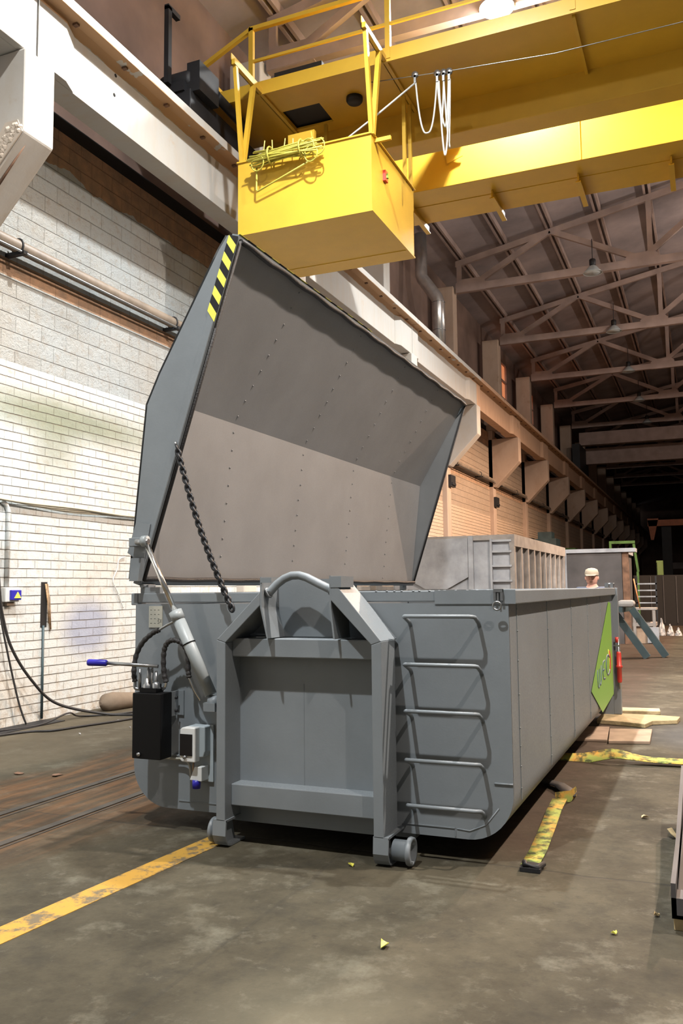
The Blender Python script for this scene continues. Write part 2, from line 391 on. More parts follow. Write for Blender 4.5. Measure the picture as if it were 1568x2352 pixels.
# crane rail along the runway and sunken rails in the floor
struct(MB().box((-2.865, -12, 7.71), (-2.795, YEND, 7.83)).build('trim_20', M['rust']))
struct(MB().box((-.945, -9, -.02), (-.885, 26, .006)).box((-.86, -9, -.02), (-.84, 26, .003)).build('trim_21', M['rail']))
struct(MB().box((-.43, -9, -.02), (-.37, 26, .006)).box((-.35, -9, -.02), (-.335, 26, .003)).build('trim_22', M['rail']))

# columns with corbels
def column(k):
    yc = bay(k)
    nm = ORD[k+1] if k+1 < len(ORD) else 'last'
    lab = {0: 'white concrete column with a chipped corbel beside the photo\'s upper left edge',
           3: 'cream concrete column right behind the open lid, carrying the sheet-metal duct'}.get(k, 'concrete column with corbel on the left wall, %s one down the row' % nm)
    t = thing('concrete_column', lab, 'column', (-3.45, yc, 0), 'concrete columns along the left wall')
    MB().box((-3.8, yc-.21, 0), (-3.5, yc+.21, 7.2)).box((-3.8, yc-.21, 7.2), (-3.2, yc+.21, 10.56)).build('shaft', M['column'] if k < 3 else M['column_raw'], t, .02)
    MB().prism([(-3.7, yc-.21, 5.1), (-3.42, yc-.21, 5.1), (-2.55, yc-.21, 6.0), (-2.55, yc-.21, 6.87), (-3.7, yc-.21, 6.87)], (0, .42, 0)).build('corbel', M['column'] if k < 4 else M['column_raw'], t, .02)
    if k == 0:
        ch = MB(); pts = [(-2.62, 6.12), (-2.56, 5.99), (-2.72, 5.83), (-2.98, 5.57), (-3.12, 5.45), (-3.2, 5.6), (-3.02, 5.86), (-2.86, 6.0), (-2.78, 6.12)]
        ch.prism([(a_, yc-.215, b_) for a_, b_ in pts], (0, -.012, 0))
        for i in range(70):
            a_ = random.random(); px_ = -2.64-a_*.5+random.uniform(-.06, .06); pz_ = 6.02-a_*.5+random.uniform(-.04, .1)
            ch.lathe((px_, yc-.222, pz_), [(.001, -.025), (random.uniform(.015, .04), -.01), (.035, .01)], 6, 'y', smooth=False)
        ch.build('chipped_patch', M['conc'], t)
        MB().tube([(-2.60, yc-.10, 6.0-.03), (-3.0, yc-.12, 5.5)], .012, 8).build('bare_rebar', M['rust'], t)
    return t
for k in list(range(-1, NB)): column(k)
# runway beams
def runway(k):
    y0, y1 = bay(k)+.012, bay(k+1)-.012
    lab = {0: 'white concrete crane beam spanning the photo\'s upper left corner down to the yellow cab',
           -1: 'white concrete crane beam end filling the photo\'s upper left corner'}.get(k, 'concrete crane beam span on the left wall, %s from the camera' % ORD[k+1])
    prof = [(-2.97, 6.88), (-2.68, 6.88), (-2.68, 7.53), (-2.59, 7.59), (-2.45, 7.59), (-2.45, 7.71), (-3.19, 7.71), (-3.19, 7.59), (-3.06, 7.59), (-2.97, 7.53)]
    o = MB().prism([(x, y0, z) for x, z in prof], (0, y1-y0, 0))
    for a, d_ in ((y0, 1), (y1, -1)):       # widened bearing ends
        L = .42 if d_ > 0 else .80
        o.prism([(-3.02, a, 6.885), (-2.60, a, 6.885), (-2.60, a+d_*L, 6.885), (-2.675, a+d_*(L+.2), 6.885), (-3.02, a+d_*(L+.2), 6.885)], (0, 0, .72))
    if k == 0:
        for yy, zz_ in ((3.17, 7.25), (3.19, 7.50)): o.lathe((-2.679, yy, zz_), [(.001, .003), (.022, .003), (.022, 0)], 12, 'x', mi=2)
    for q in range(7):           # clips under the rail flange
        yy = y0+.5+q*.85; o.box((-2.60, yy, 7.565), (-2.54, yy+.05, 7.60), mi=1)
    return tag(o.build('runway_beam', [M['beam'] if k < 3 else M['beam_raw'], M['rust'], M['hole']], None, .008), lab, 'crane beam', 'concrete crane beams of the left runway')
for k in range(-1, NB-1): runway(k)

# roof trusses
def truss(k):
    y = bay(k)
    t = thing('roof_truss', 'brown steel roof truss spanning the hall, %s from the camera' % ORD[k+1], 'roof truss', (2, y, 10.4), 'roof trusses')
    e, w_ = .05, .16
    zb = 10.5
    m_ = MB().box((-3.15, y-e*1.6, zb-.12), (9, y+e*1.6, zb+.10)); m_.build('bottom_chord', M['truss'], t)
    MB().prism([(-3.15, y-e, roofz(-3.15)-.36), (9, y-e, roofz(9)-.36), (9, y-e, roofz(9)-.18), (-3.15, y-e, roofz(-3.15)-.18)], (0, 2*e, 0)).build('top_chord', M['truss'], t)
    tops = [(-.32), 5.12]; bots = [-2.6, 2.2, 7.6]
    for a, b in ((-2.6, -.32), (2.2, -.32), (2.2, 5.12), (7.6, 5.12)):
        MB().bar((a, y, zb+.08), (b, y, roofz(b)-.24), e*2.2, w_, (0, 0, 1)).build('diagonal', M['truss'], t)
    for a in (-3.05, 2.42): MB().box((a-.07, y-e*.8, zb), (a+.07, y+e*.8, roofz(a)-.22)).build('vertical', M['truss'], t)
    for a in (-2.75, 2.15): MB().prism([(a-.4, y-.07, zb-.13), (a+.5, y-.07, zb-.13), (a+.5, y-.07, zb+.16), (a+.38, y-.07, zb+.27), (a-.25, y-.07, zb+.27), (a-.4, y-.07, zb+.16)], (0, .14, 0)).build('gusset_plate', M['truss'], t)
for k in range(-1, 13): truss(k)

# hall lamps
def hall_lamp(x, k, row):
    y = bay(k); z = 10.40 if row == 0 else 10.28
    on = (WHITE_ROW if row == 0 else WARM_ROW).get(k)
    if row == 0:
        lab = {1: 'glaring lit hall lamp above the yellow crane bridge'}.get(k, ('lit' if on else 'unlit') + ' bell-shaped hall lamp under the %s roof truss from the camera' % ORD[k+1])
    else: lab = 'bell-shaped hall lamp of the right-hand row under the %s roof truss' % ORD[k+1]
    t = thing('high_bay_lamp', lab, 'lamp', (x, y, z), 'hall lamps')
    MB().tube([(x, y-.12, z+.34), (x, y-.12, z+.95)], .012, 6).lathe((x, y-.12, z), [(.07, .36), (.09, .34), (.09, .2), (.06, .16)], 16).build('ballast_housing', M['dark'], t)
    MB().lathe((x, y-.12, z), [(.06, .17), (.12, .13), (.24, -.02), (.27, -.05), (.265, -.05), (.235, -.015), (.115, .12), (.05, .155)], 28).build('reflector', M['lamp_glass'], t)
    MB().lathe((x, y-.12, z-.03), [(.0005, -.012), (.25, -.012), (.25, 0), (.0005, 0)], 28).build('lens', M['lamp_on'] if on and row == 0 else M['lamp_glass'], t)
    if on:
        l = spot((x, y-.12, z-.10), on, COOL if row == 0 else (WARM if k < 2 else SODIUM), blend=.8 if row == 0 else .3)
        u_ = bpy.data.lights.new('lamp_glow', 'POINT'); u_.energy = on*.09; u_.color = COOL if row == 0 else WARM; u_.shadow_soft_size = .2
        uo = bpy.data.objects.new('lamp_glow', u_); uo.location = (x, y-.12, z-.3); COL.objects.link(uo); uo.parent = t; uo.matrix_parent_inverse = Matrix.Translation(-world_loc(t))
        l.parent = t; l.matrix_parent_inverse = Matrix.Translation(-world_loc(t))
for k in range(-1, 8): hall_lamp(.87, k, 0)
for k in (-1, 0, 1, 3, 4): hall_lamp(7.2, k, 1)
# small fittings on the wall row: steam pipe, duct, cables
t = thing('wall_pipe', 'brown painted steam pipe running the length of the left brick wall', 'pipe', (-3.5, 5, 6.2))
MB().tube([(-3.5, -10, 5.33), (-3.5, 70, 5.33)], .075, 16).build('pipe_run', mat('pipe_paint', (.20, .155, .115), .5, var=.3, vscale=4), t)
MB().tube([(-3.42, -10, 5.25), (-3.42, 70, 5.25)], .014, 8).build('thin_conduit', M['zinc'], t)
for i in range(18):
    yy = 2.56+PITCH*.5*i; MB().box((-3.66, yy-.03, 5.22), (-3.38, yy+.03, 5.26)).torus((-3.5, yy, 5.33), (0, 1, 0), .085, .012, 14, 6).build('pipe_bracket', M['dark'], t)
yd = 17.6
t = thing('ventilation_duct', 'shiny sheet-metal duct elbow climbing in front of the column behind the lid', 'duct', (-3.0, yd, 7.8))
du = MB(); du.tube([(-2.98, yd, 7.72), (-2.98, yd, 9.3), (-3.02, yd, 9.42), (-3.42, yd, 10.02), (-3.46, yd, 10.12), (-3.46, yd, 11.3)], .17, 24)
du.build('duct_pipe', M['duct'], t)
for zz_ in (8.5, 9.28): MB().torus((-2.98, yd, zz_), (0, 0, 1), .172, .012, 24, 6).build('duct_seam', M['zinc'], t)

# ================================================================= BRIDGE CRANE
CR = thing('bridge_crane', 'big yellow overhead bridge crane with two girders and a hanging driver cab', 'crane', (0, 7.5, 7.9))
XR = 16.5
MB().box((-2.75, 6.98, 8.02), (XR, 7.40, 8.86)).build('near_girder', M['yel'], CR, .01)
fg = MB().box((-2.75, 8.49, 8.0), (XR, 9.05, 8.83)).box((-2.75, 8.45, 8.83), (XR, 9.1, 8.86)).box((1.95, 8.478, 8.0), (1.965, 8.49, 8.83))
fg.build('far_girder', M['yel'], CR, .008)
MB().box((-2.6, 9.05, 7.99), (XR, 9.72, 8.04)).box((-2.6, 9.69, 8.0), (XR, 9.73, 8.16)).build('far_walkway', M['yel'], CR)
for i in range(9):
    xx = -.9+i*1.38
    MB().box((xx-.012, 8.9, 7.86), (xx+.012, 9.86, 7.99)).box((xx-.04, 8.9, 7.85), (xx+.04, 9.86, 7.87)).build('walkway_bracket', M['yel'], CR)
# near walkway with hatch and handrail
wk = MB().box((-3.05, 5.66, 8.5), (-2.05, 6.98, 8.53)).box((-1.42, 5.66, 8.5), (XR, 6.98, 8.53)).box((-2.05, 5.66, 8.5), (-1.42, 6.22, 8.53)).box((-2.05, 6.75, 8.5), (-1.42, 6.98, 8.53))
wk.box((-3.05, 5.63, 8.46), (XR, 5.66, 8.66)).build('near_walkway', M['yel'], CR)
MB().box((-2.12, 6.16, 8.56), (-1.35, 6.9, 9.1)).build('hatch_dark_box', M['dark'], CR)  # dark box added over the hatch so that its opening looks black
for xx in (2.25, 6.4, 10.5):
    MB().box((xx-.02, 5.7, 8.44), (xx+.02, 6.98, 8.5)).build('walkway_rib', M['yel'], CR)
hr = sub('handrail', CR, (0, 5.65, 8.6))
xs = [-2.22, -.15, 2.25, 4.4, 6.6, 8.8]
for xx in xs: MB().box((xx-.035, 5.62, 8.5), (xx+.035, 5.68, 9.5)).build('post', M['yel'], hr)
MB().box((-2.25, 5.62, 9.46), (XR, 5.68, 9.52)).build('top_rail', M['yel'], hr)
MB().box((-2.25, 5.64, 8.98), (XR, 5.67, 9.02)).build('mid_rail', M['yel'], hr)
MB().bar((-2.22, 5.65, 9.49), (-3.1, 5.65, 9.1), .06, .06).bar((-3.1, 5.65, 9.1), (-3.12, 6.9, 9.1), .06, .06).build('end_rail', M['yel'], hr)
# end carriage on the runway rail
MB().box((-3.02, 4.75, 7.86), (-2.66, 9.9, 8.22)).build('end_carriage', M['dark'], CR, .01)
for yy in (5.05, 9.55): MB().lathe((-2.83, yy, 8.0), [(.001, -.07), (.20, -.07), (.20, -.05), (.17, -.045), (.17, .045), (.20, .05), (.20, .07), (.001, .07)], 24, 'x').build('travel_wheel', M['rust'], CR)
mo = MB().lathe((-2.95, 4.9, 8.42), [(.001, -.25), (.12, -.25), (.14, -.2), (.14, .2), (.12, .25), (.001, .25)], 20, 'x').box((-3.15, 4.72, 8.2), (-2.75, 5.15, 8.34)).box((-2.75, 4.8, 8.2), (-2.55, 5.3, 8.62))
mo.tube([(-2.6, 5.3, 8.4), (-2.6, 6.2, 8.35)], .07, 14).build('travel_motor', M['dark'], CR)
MB().box((-3.0, 4.62, 8.3), (-2.93, 4.7, 9.4)).box((-3.0, 4.62, 9.35), (-2.93, 4.9, 9.42)).build('current_collector', M['dark'], CR)
ho = MB().lathe((-.35, 7.9, 9.1), [(.001, -.45), (.2, -.45), (.22, -.4), (.22, .4), (.2, .45), (.001, .45)], 24, 'x')
ho.box((-.9, 7.35, 8.86), (.25, 7.5, 9.0)).box((-.9, 8.45, 8.86), (.25, 8.6, 9.0)).box((-.9, 7.4, 8.95), (-.8, 8.55, 9.35)).box((.15, 7.4, 8.95), (.25, 8.55, 9.35)).box((.25, 7.55, 8.95), (.6, 7.95, 9.4))
ho.build('hoist_trolley', M['dark'], CR)
# cab
X0, X1, Y0, Y1, Z0, Z1 = -2.12, -.20, 5.09, 6.80, 6.20, 7.19
cab = sub('driver_cab', CR, ((X0+X1)/2, Y0, Z0))
th = .015
MB().box((X0, Y0, Z0), (X1, Y0+th, Z1)).build('front_panel', M['yel'], cab)
MB().box((X1-th, Y0+th, Z0), (X1, Y1, Z1)).box((X1-th, Y0, Z1), (X1+.03, Y1, Z1+.012)).build('side_panel', M['yel'], cab)
MB().box((X0, Y0+th, Z0), (X0+th, Y1, Z1)).build('side_panel', M['yel'], cab)
MB().box((X0, Y1-th, Z0), (X1, Y1, Z1-.3)).build('back_panel', M['yel'], cab)
MB().box((X0-.01, Y0-.012, Z0-.02), (X1+.012, Y1, Z0)).box((X0+.02, Y1-.35, Z0-.028), (X1-.02, Y1-.33, Z0-.02)).build('cab_floor', M['yel'], cab)
MB().box((X0-.01, Y0-.02, Z1), (X1+.01, Y0+th, Z1+.02)).build('front_ledge', M['yel'], cab)
zr = 8.47
for xx in (X0+.05, X1-.0):
    MB().box((xx-.03, 4.86, zr), (xx+.03, 6.98, zr+.07)).box((xx-.03, 4.86, zr), (xx-.02, 6.98, zr+.16)).build('hanger_rail', M['yel'], cab)
    MB().bar((xx, 4.93, zr), (xx, Y0+.02, Z1), .06, .05, (1, 0, 0)).build('hanger_post', M['yel'], cab)
    MB().bar((xx, 5.42, zr), (xx, Y0+.05, Z1), .06, .06, (1, 0, 0)).build('hanger_post', M['yel'], cab)
for yy in (6.5, 6.76): MB().box((X1-.05, yy-.02, Z1-.02), (X1-.0, yy+.02, zr)).build('rear_post', M['yel'], cab)
MB().box((X0+.55, 6.72, Z1-.3), (X0+.60, 6.77, zr)).build('rear_post', M['yel'], cab)
MB().box((X1-.02, 5.2, Z1-.06), (X1+.22, 5.24, Z1-.01)).build('bracket_arm', M['yel'], cab)
MB().box((X0+.5, 5.6, Z1-.4), (X0+.9, 5.66, Z1+.55)).build('control_panel', M['yel'], cab)
MB().box((X0+.35, 5.9, Z1-.2), (X0+.8, 6.4, Z1+.45)).build('control_cabinet', M['dark'], cab)
sw = MB().box((X1, 5.5, 6.76), (X1+.04, 5.6, 6.9)).box((X1+.04, 5.53, 6.8), (X1+.06, 5.57, 6.86), mi=1); sw.build('limit_switch', [M['red'], M['green']], cab)
MB().prism([(1.0-1.17, 8.44, 8.52), (.12, 8.44, 8.44), (-.14, 8.44, 8.36)], (0, .02, 0)).build('corner_bracket', M['yel'], CR)
# bulkhead lamp on the walkway
MB().lathe((-.9, 6.3, 8.42), [(.001, 0), (.10, .0), (.12, .03), (.12, .08), (.001, .08)], 18).build('bulkhead_lamp', M['dark'], CR)
# second crane far down the hall
C2 = thing('bridge_crane', 'dim brown bridge crane across the dark far end of the hall', 'crane', (0, 44, 8))
MB().box((-2.7, 44, 9.3), (XR, 44.5, 10.0)).build('near_girder', M['truss'], C2)
MB().box((-2.7, 46, 8.5), (XR, 46.5, 9.4)).build('far_girder', M['truss'], C2)
MB().box((-3.0, 43.3, 7.85), (-2.6, 47, 9.3)).build('end_carriage', M['dark'], C2)

# festoon cable of the hoist
F = sub('festoon_cable', CR, (.2, 6.5, 8.7))
yf = 5.85
MB().tube([(-.507, yf, 8.374), (.20, yf, 8.298), (.671, yf, 8.251), (1.99, yf, 8.138), (9, yf, 8.14)], .006, 6).build('guide_wire', M['zinc'], F)
for xx, zz_ in ((.156, 8.327), (.463, 8.27), (.548, 8.261), (.624, 8.256)):
    MB().lathe((xx, yf, zz_-.01), [(.001, -.02), (.043, -.02), (.048, 0), (.043, .02), (.001, .02)], 16, 'y').box((xx-.015, yf-.02, zz_-.13), (xx+.015, yf+.02, zz_-.02)).build('trolley', M['zinc'], F)
def loop(x0, x1, z0, z1, zlow, dy):
    pts = []
    for i in range(25):
        u = i/24; xx = x0+(x1-x0)*u; zt = z0+(z1-z0)*u
        s_ = 1-abs(2*u-1)**4
        pts.append((xx + (.02*math.sin(u*6.28)), yf+dy*math.sin(u*3.14), zt+(zlow-zt)*s_))
    return pts
for a, b, z0_, z1_, zl, dy in ((.162, .454, 8.204, 8.157, 7.469, 0), (.463, .548, 8.157, 8.148, 7.573, .03), (.482, .624, 8.148, 8.138, 7.10, -.03), (.548, .633, 8.148, 8.138, 7.243, .06), (.473, .614, 8.148, 8.148, 7.526, .05)):
    MB().tube(loop(a, b, z0_, z1_, zl, dy), .012, 8).build('cable_loop', M['wcable'], F)
MB().tube([(.153, 5.85, 8.204), (-.10, 5.6, 7.85), (-.30, 5.35, 7.53), (-.55, 5.12, 7.21)], .013, 8).build('feed_cable', M['wcable'], F)

# bundle of rods tied to the cab front
R = thing('rod_bundle', 'tangled bundle of yellow-green rods tied on the cab\'s front edge', 'rod bundle', (-1.3, 5.0, 7.1))
for i in range(22):
    a = random.uniform(-.05, .06); z0_ = 7.10+random.uniform(-.06, .09); y0_ = 4.99-random.uniform(0, .12)
    MB().tube([(-1.84+random.uniform(-.05, .1), y0_, z0_+a-.0), (-1.35, y0_, z0_+.01), (-.84+random.uniform(-.1, .06), y0_, z0_-a)], .010, 6).build('rod', M['yel_dirty'], R)
for xx, zz_ in ((-1.72, 7.03), (-.95, 7.0), (-.85, 7.07), (-1.0, 7.1)): MB().torus((xx, 4.9, zz_), (.2, 1, .1), .10, .009, 20, 6).build('wire_ring', M['yel_dirty'], R)
for xx in (-1.55, -1.1): MB().torus((xx, 4.95, 7.12), (1, 0, 0), .11, .012, 18, 6).build('binding', M['yel_dirty'], R)
MB().tube([(-1.78, 4.99, 7.04), (-1.79, 5.0, 6.72), (-1.77, 5.0, 6.70), (-.88, 4.96, 6.98)], .012, 6).build('hanging_hook_rod', M['yel_dirty'], R)
for i in range(6):
    xx = -1.7+i*.15; MB().bar((xx, 5.0, 7.1), (xx+random.uniform(-.06, .06), 5.02, 7.34+random.uniform(-.05, .05)), .012, .012).build('upright_rod', M['yel_dirty'], R)

# ================================================================= THE CONTAINER
K = thing('roll_off_container', 'large grey steel roll-off container with its hinged lid raised', 'container', (1.25, 2.7, 0))
H, LN = 1.447, 5.5
def uprof(off, n=10):
    x0, x1, zb, r = .04+off, 2.46-off, .115+off, .25-off
    p = [(x0, H-.07)]
    for i in range(n+1):
        a = math.pi+math.pi/2*i/n; p.append((x0+r+r*math.cos(a), zb+r+r*math.sin(a)))
    for i in range(n+1):
        a = -math.pi/2+math.pi/2*i/n; p.append((x1-r+r*math.cos(a), zb+r+r*math.sin(a)))
    p.append((x1, H-.07)); return p
po, pi_ = uprof(0), uprof(.006)
sh = MB(); n = len(po)
vs = [(x, .0, z) for x, z in po]+[(x, LN, z) for x, z in po]+[(x, .0, z) for x, z in pi_]+[(x, LN, z) for x, z in pi_]
fs = []
for i in range(n-1): fs += [(i, i+1, n+i+1, n+i), (2*n+i, 3*n+i, 3*n+i+1, 2*n+i+1)]
sh.add(vs, fs, True); sh.add([vs[i] for i in (0, n, 3*n, 2*n)], [(0, 1, 2, 3)]); sh.add([vs[i] for i in (n-1, 2*n-1, 4*n-1, 3*n-1)], [(0, 1, 2, 3)])
shell = sh.build('body_shell', M['grey'], K)
for yy in (.2, 1.2, 2.3, 3.3, 4.3):
    b = MB().box((2.459, yy-.003, .30), (2.464, yy+.004, H-.07))
    q = .36
    while q < H-.1: b.lathe((2.461, yy, q), [(.001, 0), (.007, .002), (.001, .006)], 6, 'x'); q += random.uniform(.09, .2)
    b.build('weld_seam', M['cyl'], shell)
fp = MB().prism([(x, -.006, z) for x, z in po], (0, .012, 0)); front = fp.build('front_plate', M['grey'], K)
wl = MB().box((.38, -.010, .165), (.81, -.006, .17)).box((1.84, -.010, .165), (2.14, -.006, .17)).box((2.138, -.01, .125), (2.143, -.006, .17)).box((1.243, -.009, .34), (1.2455, -.006, .9)).tube([(2.15, -.006, .165), (2.22, -.006, .16), (2.31, -.006, .20), (2.38, -.006, .29)], .004, 6)
wl.tube([(2.36, -.008, .42), (2.46, -.008, .42)], .006, 6).box((2.40, -.01, .16), (2.402, -.008, .16)).build('weld_seam', M['grey'], front)
MB().box((2.05, -.012, 1.372), (2.5, -.006, 1.447)).build('corner_plate', M['grey'], front)
MB().prism([(x, LN, z) for x, z in po], (0, .01, 0)).build('tailgate', M['grey'], K)
rm = MB().box((0, -.004, 1.37), (.055, LN+.02, H)).box((2.445, -.004, 1.37), (2.5, LN+.02, H)).box((.055, -.004, 1.385), (2.445, .05, H)).box((.055, LN-.03, 1.37), (2.445, LN+.02, H))
rm.build('top_rim', M['grey'], K, .006)
rw = MB()
q = 1.7
while q < 2.4:
    rw.lathe((q, .0, H-.001), [(.009, 0), (.006, .0025), (.001, .003)], 6); q += random.uniform(.03, .07)
rw.build('rim_weld', M['grey'], K)
MB().box((.7, .1, .06), (.82, LN, .116)).box((1.76, .1, .06), (1.88, LN, .116)).build('skid_rails', M['grey'], K)
# rear frame, feet, latches, turnbuckle
rf = sub('rear_frame', K, (2.45, 5.5, 0))
MB().box((2.44, LN+.0, .048), (2.52, LN+.10, H+.0)).build('corner_post', M['grey'], rf, .004)
MB().box((-.02, LN+.0, .02), (.06, LN+.10, H)).build('corner_post', M['grey'], rf, .004)
MB().prism([(2.44, LN, .0), (2.44, LN, .42), (2.2, LN, .13), (2.2, LN, .07)], (0, .012, 0)).build('corner_gusset', M['grey'], rf)
for xx in (2.30, 2.44): MB().box((xx, LN+.02, .048), (xx+.012, LN+.26, .18)).build('support_lug', M['grey'], rf)
tb = sub('turnbuckle', K, (2.50, 5.45, .6))
MB().lathe((2.515, 5.46, .0), [(.001, .40), (.02, .40), (.026, .42), (.026, .56), (.036, .565), (.036, .585), (.026, .59), (.026, .72), (.018, .74), (.001, .74)], 18).build('red_sleeve', M['red'], tb)
MB().tube([(2.515, 5.46, .33), (2.515, 5.46, .88)], .009, 10).box((2.46, 5.45, .80), (2.53, 5.47, .815)).build('threaded_rod', M['zinc'], tb)
MB().lathe((2.50, 5.46, .84), [(.001, 0), (.018, 0), (.018, .06), (.001, .06)], 12).build('red_end', M['red'], tb)
la = MB().box((2.40, 5.38, H), (2.44, 5.44, H+.055)).box((2.46, 5.38, H), (2.49, 5.44, H+.06)).tube([(2.40, 5.41, H+.045), (2.50, 5.41, H+.04)], .014, 10)
la.build('rear_lid_latch', M['zinc'], K)
# decal on the side
dx = 2.4655
dec = MB().prism([(dx, 5.05, 1.30), (dx, 5.26, 1.28), (dx, 5.26, .30), (dx-.0, 4.16, .245), (dx, 3.36, .53)], (.0012, 0, 0)).build('green_decal', M['green'], K)
def bars(pts, r=.012):
    b = MB()
    for p, q in pts: b.bar((dx+.002, *p), (dx+.002, *q), .002, r*2, (0, 1, 0) if abs(p[0]-q[0]) < abs(p[1]-q[1]) else (0, 0, 1))
    return b
MB().tube([(dx-.006, 3.83, .68), (dx-.006, 3.84, .53), (dx-.006, 3.92, .505), (dx-.006, 3.98, .54), (dx-.006, 3.98, .68), (dx-.006, 3.98, .54), (dx-.006, 4.06, .52), (dx-.006, 4.13, .56), (dx-.006, 4.14, .70)], .013, 10).build('letter_w', M['slate'], dec)
MB().tube([(dx-.006, 4.48, .72), (dx-.006, 4.33, .71), (dx-.006, 4.26, .63), (dx-.006, 4.33, .55), (dx-.006, 4.48, .54)], .013, 10).tube([(dx-.006, 4.27, .635), (dx-.006, 4.42, .635)], .013, 10).build('letter_e', M['slate'], dec)
gl = [(dx-.006, 4.78+.19*math.cos(a), .65+.10*math.sin(a)) for a in [math.radians(40+i*14) for i in range(21)]]
MB().tube(gl, .014, 10).build('letter_g', M['slate'], dec)
MB().tube([(dx-.011, 4.95, .78), (dx-.011, 5.02, .68), (dx-.011, 4.98, .60), (dx-.011, 4.9, .56)], .020, 10).build('swirl_red', M['red'], dec)
MB().tube([(dx-.011, 4.85, .80), (dx-.011, 4.93, .70), (dx-.011, 4.9, .62)], .018, 10).build('swirl_yellow', M['yel_tape'], dec)

# ladder of five rungs
LD = sub('ladder', K, (2.1, -.1, .8))
for z_, xa, xb in ((1.307, 1.905, 2.298), (1.046, 1.905, 2.305), (.795, 1.905, 2.305), (.535, 1.905, 2.305), (.296, 1.91, 2.305)):
    MB().tube([(xa, -.006, z_-.055), (xa, -.03, z_-.035), (xa, -.12, z_-.002), (xa+.008, -.13, z_), (xb-.025, -.13, z_), (xb-.008, -.118, z_-.002), (xb, -.10, z_-.006), (xb, -.03, z_-.035), (xb, -.006, z_-.055)], .011, 12).build('rung', M['grey'], LD)
# clasp by the corner
cl = MB().box((2.385, -.03, 1.39), (2.398, -.006, 1.45)).box((2.422, -.03, 1.39), (2.435, -.006, 1.45)).box((2.385, -.032, 1.435), (2.435, -.006, 1.452)).box((2.405, -.034, 1.385), (2.414, -.028, 1.43)).torus((2.41, -.06, 1.362), (0, 1, .1), .022, .005, 18, 6).build('clasp', M['zinc'], K)
# data plate
pl = MB().box((.146, -.012, 1.228), (.248, -.006, 1.364)).build('data_plate', M['label'], K)
tx = MB()
for i in range(4):
    for j in range(3): tx.box((.158+j*.028, -.0128, 1.338-i*.028), (.158+j*.028+.012, -.012, 1.341-i*.028))
tx.build('printed_marks', M['ink'], pl)
fc = bpy.data.curves.new('ce_mark', 'FONT'); fc.body = 'CE'; fc.size = .026; fc.extrude = .0005
fo = bpy.data.objects.new('ce_mark', fc); COL.objects.link(fo)
bpy.context.view_layer.update()
me = bpy.data.meshes.new_from_object(fo.evaluated_get(bpy.context.evaluated_depsgraph_get())); COL.objects.unlink(fo); bpy.data.objects.remove(fo)
me.transform(Matrix.Translation((.214, -.0125, 1.262)) @ Matrix.Rotation(math.pi/2, 4, 'X')); me.materials.clear(); me.materials.append(M['ink'])
ce = bpy.data.objects.new('ce_mark', me); COL.objects.link(ce); ce.parent = pl

# hook frame
HF = sub('hook_frame', K, (1.32, -.2, 0))
PD0, PD1 = -.28, -.09
for s_, (xa, xb) in ((-1, (.81, .868)), (1, (1.771, 1.829))):
    MB().prism([(xa, PD0, .15), (xb, PD0, .15), (xb, PD0, 1.158 if s_ > 0 else 1.158), (xa, PD0, 1.175 if s_ < 0 else 1.165)] if s_ < 0 else [(xa, PD0, .15), (xb, PD0, .15), (xb, PD0, 1.178), (xa, PD0, 1.158)], (0, PD1-PD0+.03, 0)).build('post', M['grey'], HF, .004)
    xi = xb if s_ < 0 else xa   # inner side
    MB().prism([(xa+.012, PD1+.03, .15), (xa+.012, -.006, .15), (xa+.012, -.006, 1.05), (xa+.012, PD1+.03, 1.14)], ((xb-xa-.03) if s_ < 0 else .012, 0, 0)).build('web_plate', M['grey'], HF)
# slanted members
MB().prism([(.81, PD0, 1.175), (.868, PD0, 1.158), (1.096, PD0, 1.372), (1.096, PD0, 1.450)], (0, .26, 0)).build('slanted_member', M['grey'], HF, .004)
MB().prism([(1.829, PD0, 1.178), (1.771, PD0, 1.158), (1.535, PD0, 1.40), (1.535, PD0, 1.50), (1.556, PD0, 1.50)], (0, .26, 0)).build('slanted_member', M['grey'], HF, .004)
MB().box((.868, -.105, .14), (1.771, -.095, 1.09)).box((1.286, -.107, .34), (1.288, -.105, .92)).build('recess_plate', M['grey'], HF)
MB().box((.868, -.20, 1.072), (1.771, -.02, 1.180)).build('cross_beam', M['grey'], HF, .006)
MB().box((.868, -.21, .225), (1.771, -.05, .348)).build('cross_beam', M['grey'], HF, .006)
MB().box((.80, -.106, .115), (1.79, -.006, .14)).build('lower_sill', M['grey'], HF)
# cheek plates of the hook, back plate and bar
MB().prism([(1.096, PD0, 1.535), (1.096, PD0, 1.36), (1.138, PD0, 1.186), (1.138, -.06, 1.186), (1.096, -.06, 1.36), (1.096, -.06, 1.535)], (.010, 0, 0)).build('cheek_plate', M['grey'], HF)
MB().prism([(1.528, PD0, 1.535), (1.528, PD0, 1.36), (1.549, PD0, 1.186), (1.549, -.06, 1.186), (1.528, -.06, 1.36), (1.528, -.06, 1.535)], (.010, 0, 0)).build('cheek_plate', M['grey'], HF)
MB().box((1.10, -.07, 1.186), (1.545, -.055, 1.520)).build('back_plate', M['grey'], HF)
MB().box((1.536, -.283, 1.47), (1.60, -.10, 1.53)).build('cap_plate', M['grey'], HF); MB().box((1.10, -.283, 1.50), (1.17, -.273, 1.528)).build('cap_plate', M['grey'], HF)
hb = [(1.104, -.22, 1.435), (1.125, -.215, 1.447), (1.165, -.20, 1.493), (1.205, -.19, 1.523), (1.25, -.185, 1.540), (1.30, -.185, 1.541), (1.35, -.19, 1.527), (1.44, -.205, 1.487), (1.50, -.215, 1.462), (1.532, -.22, 1.452)]
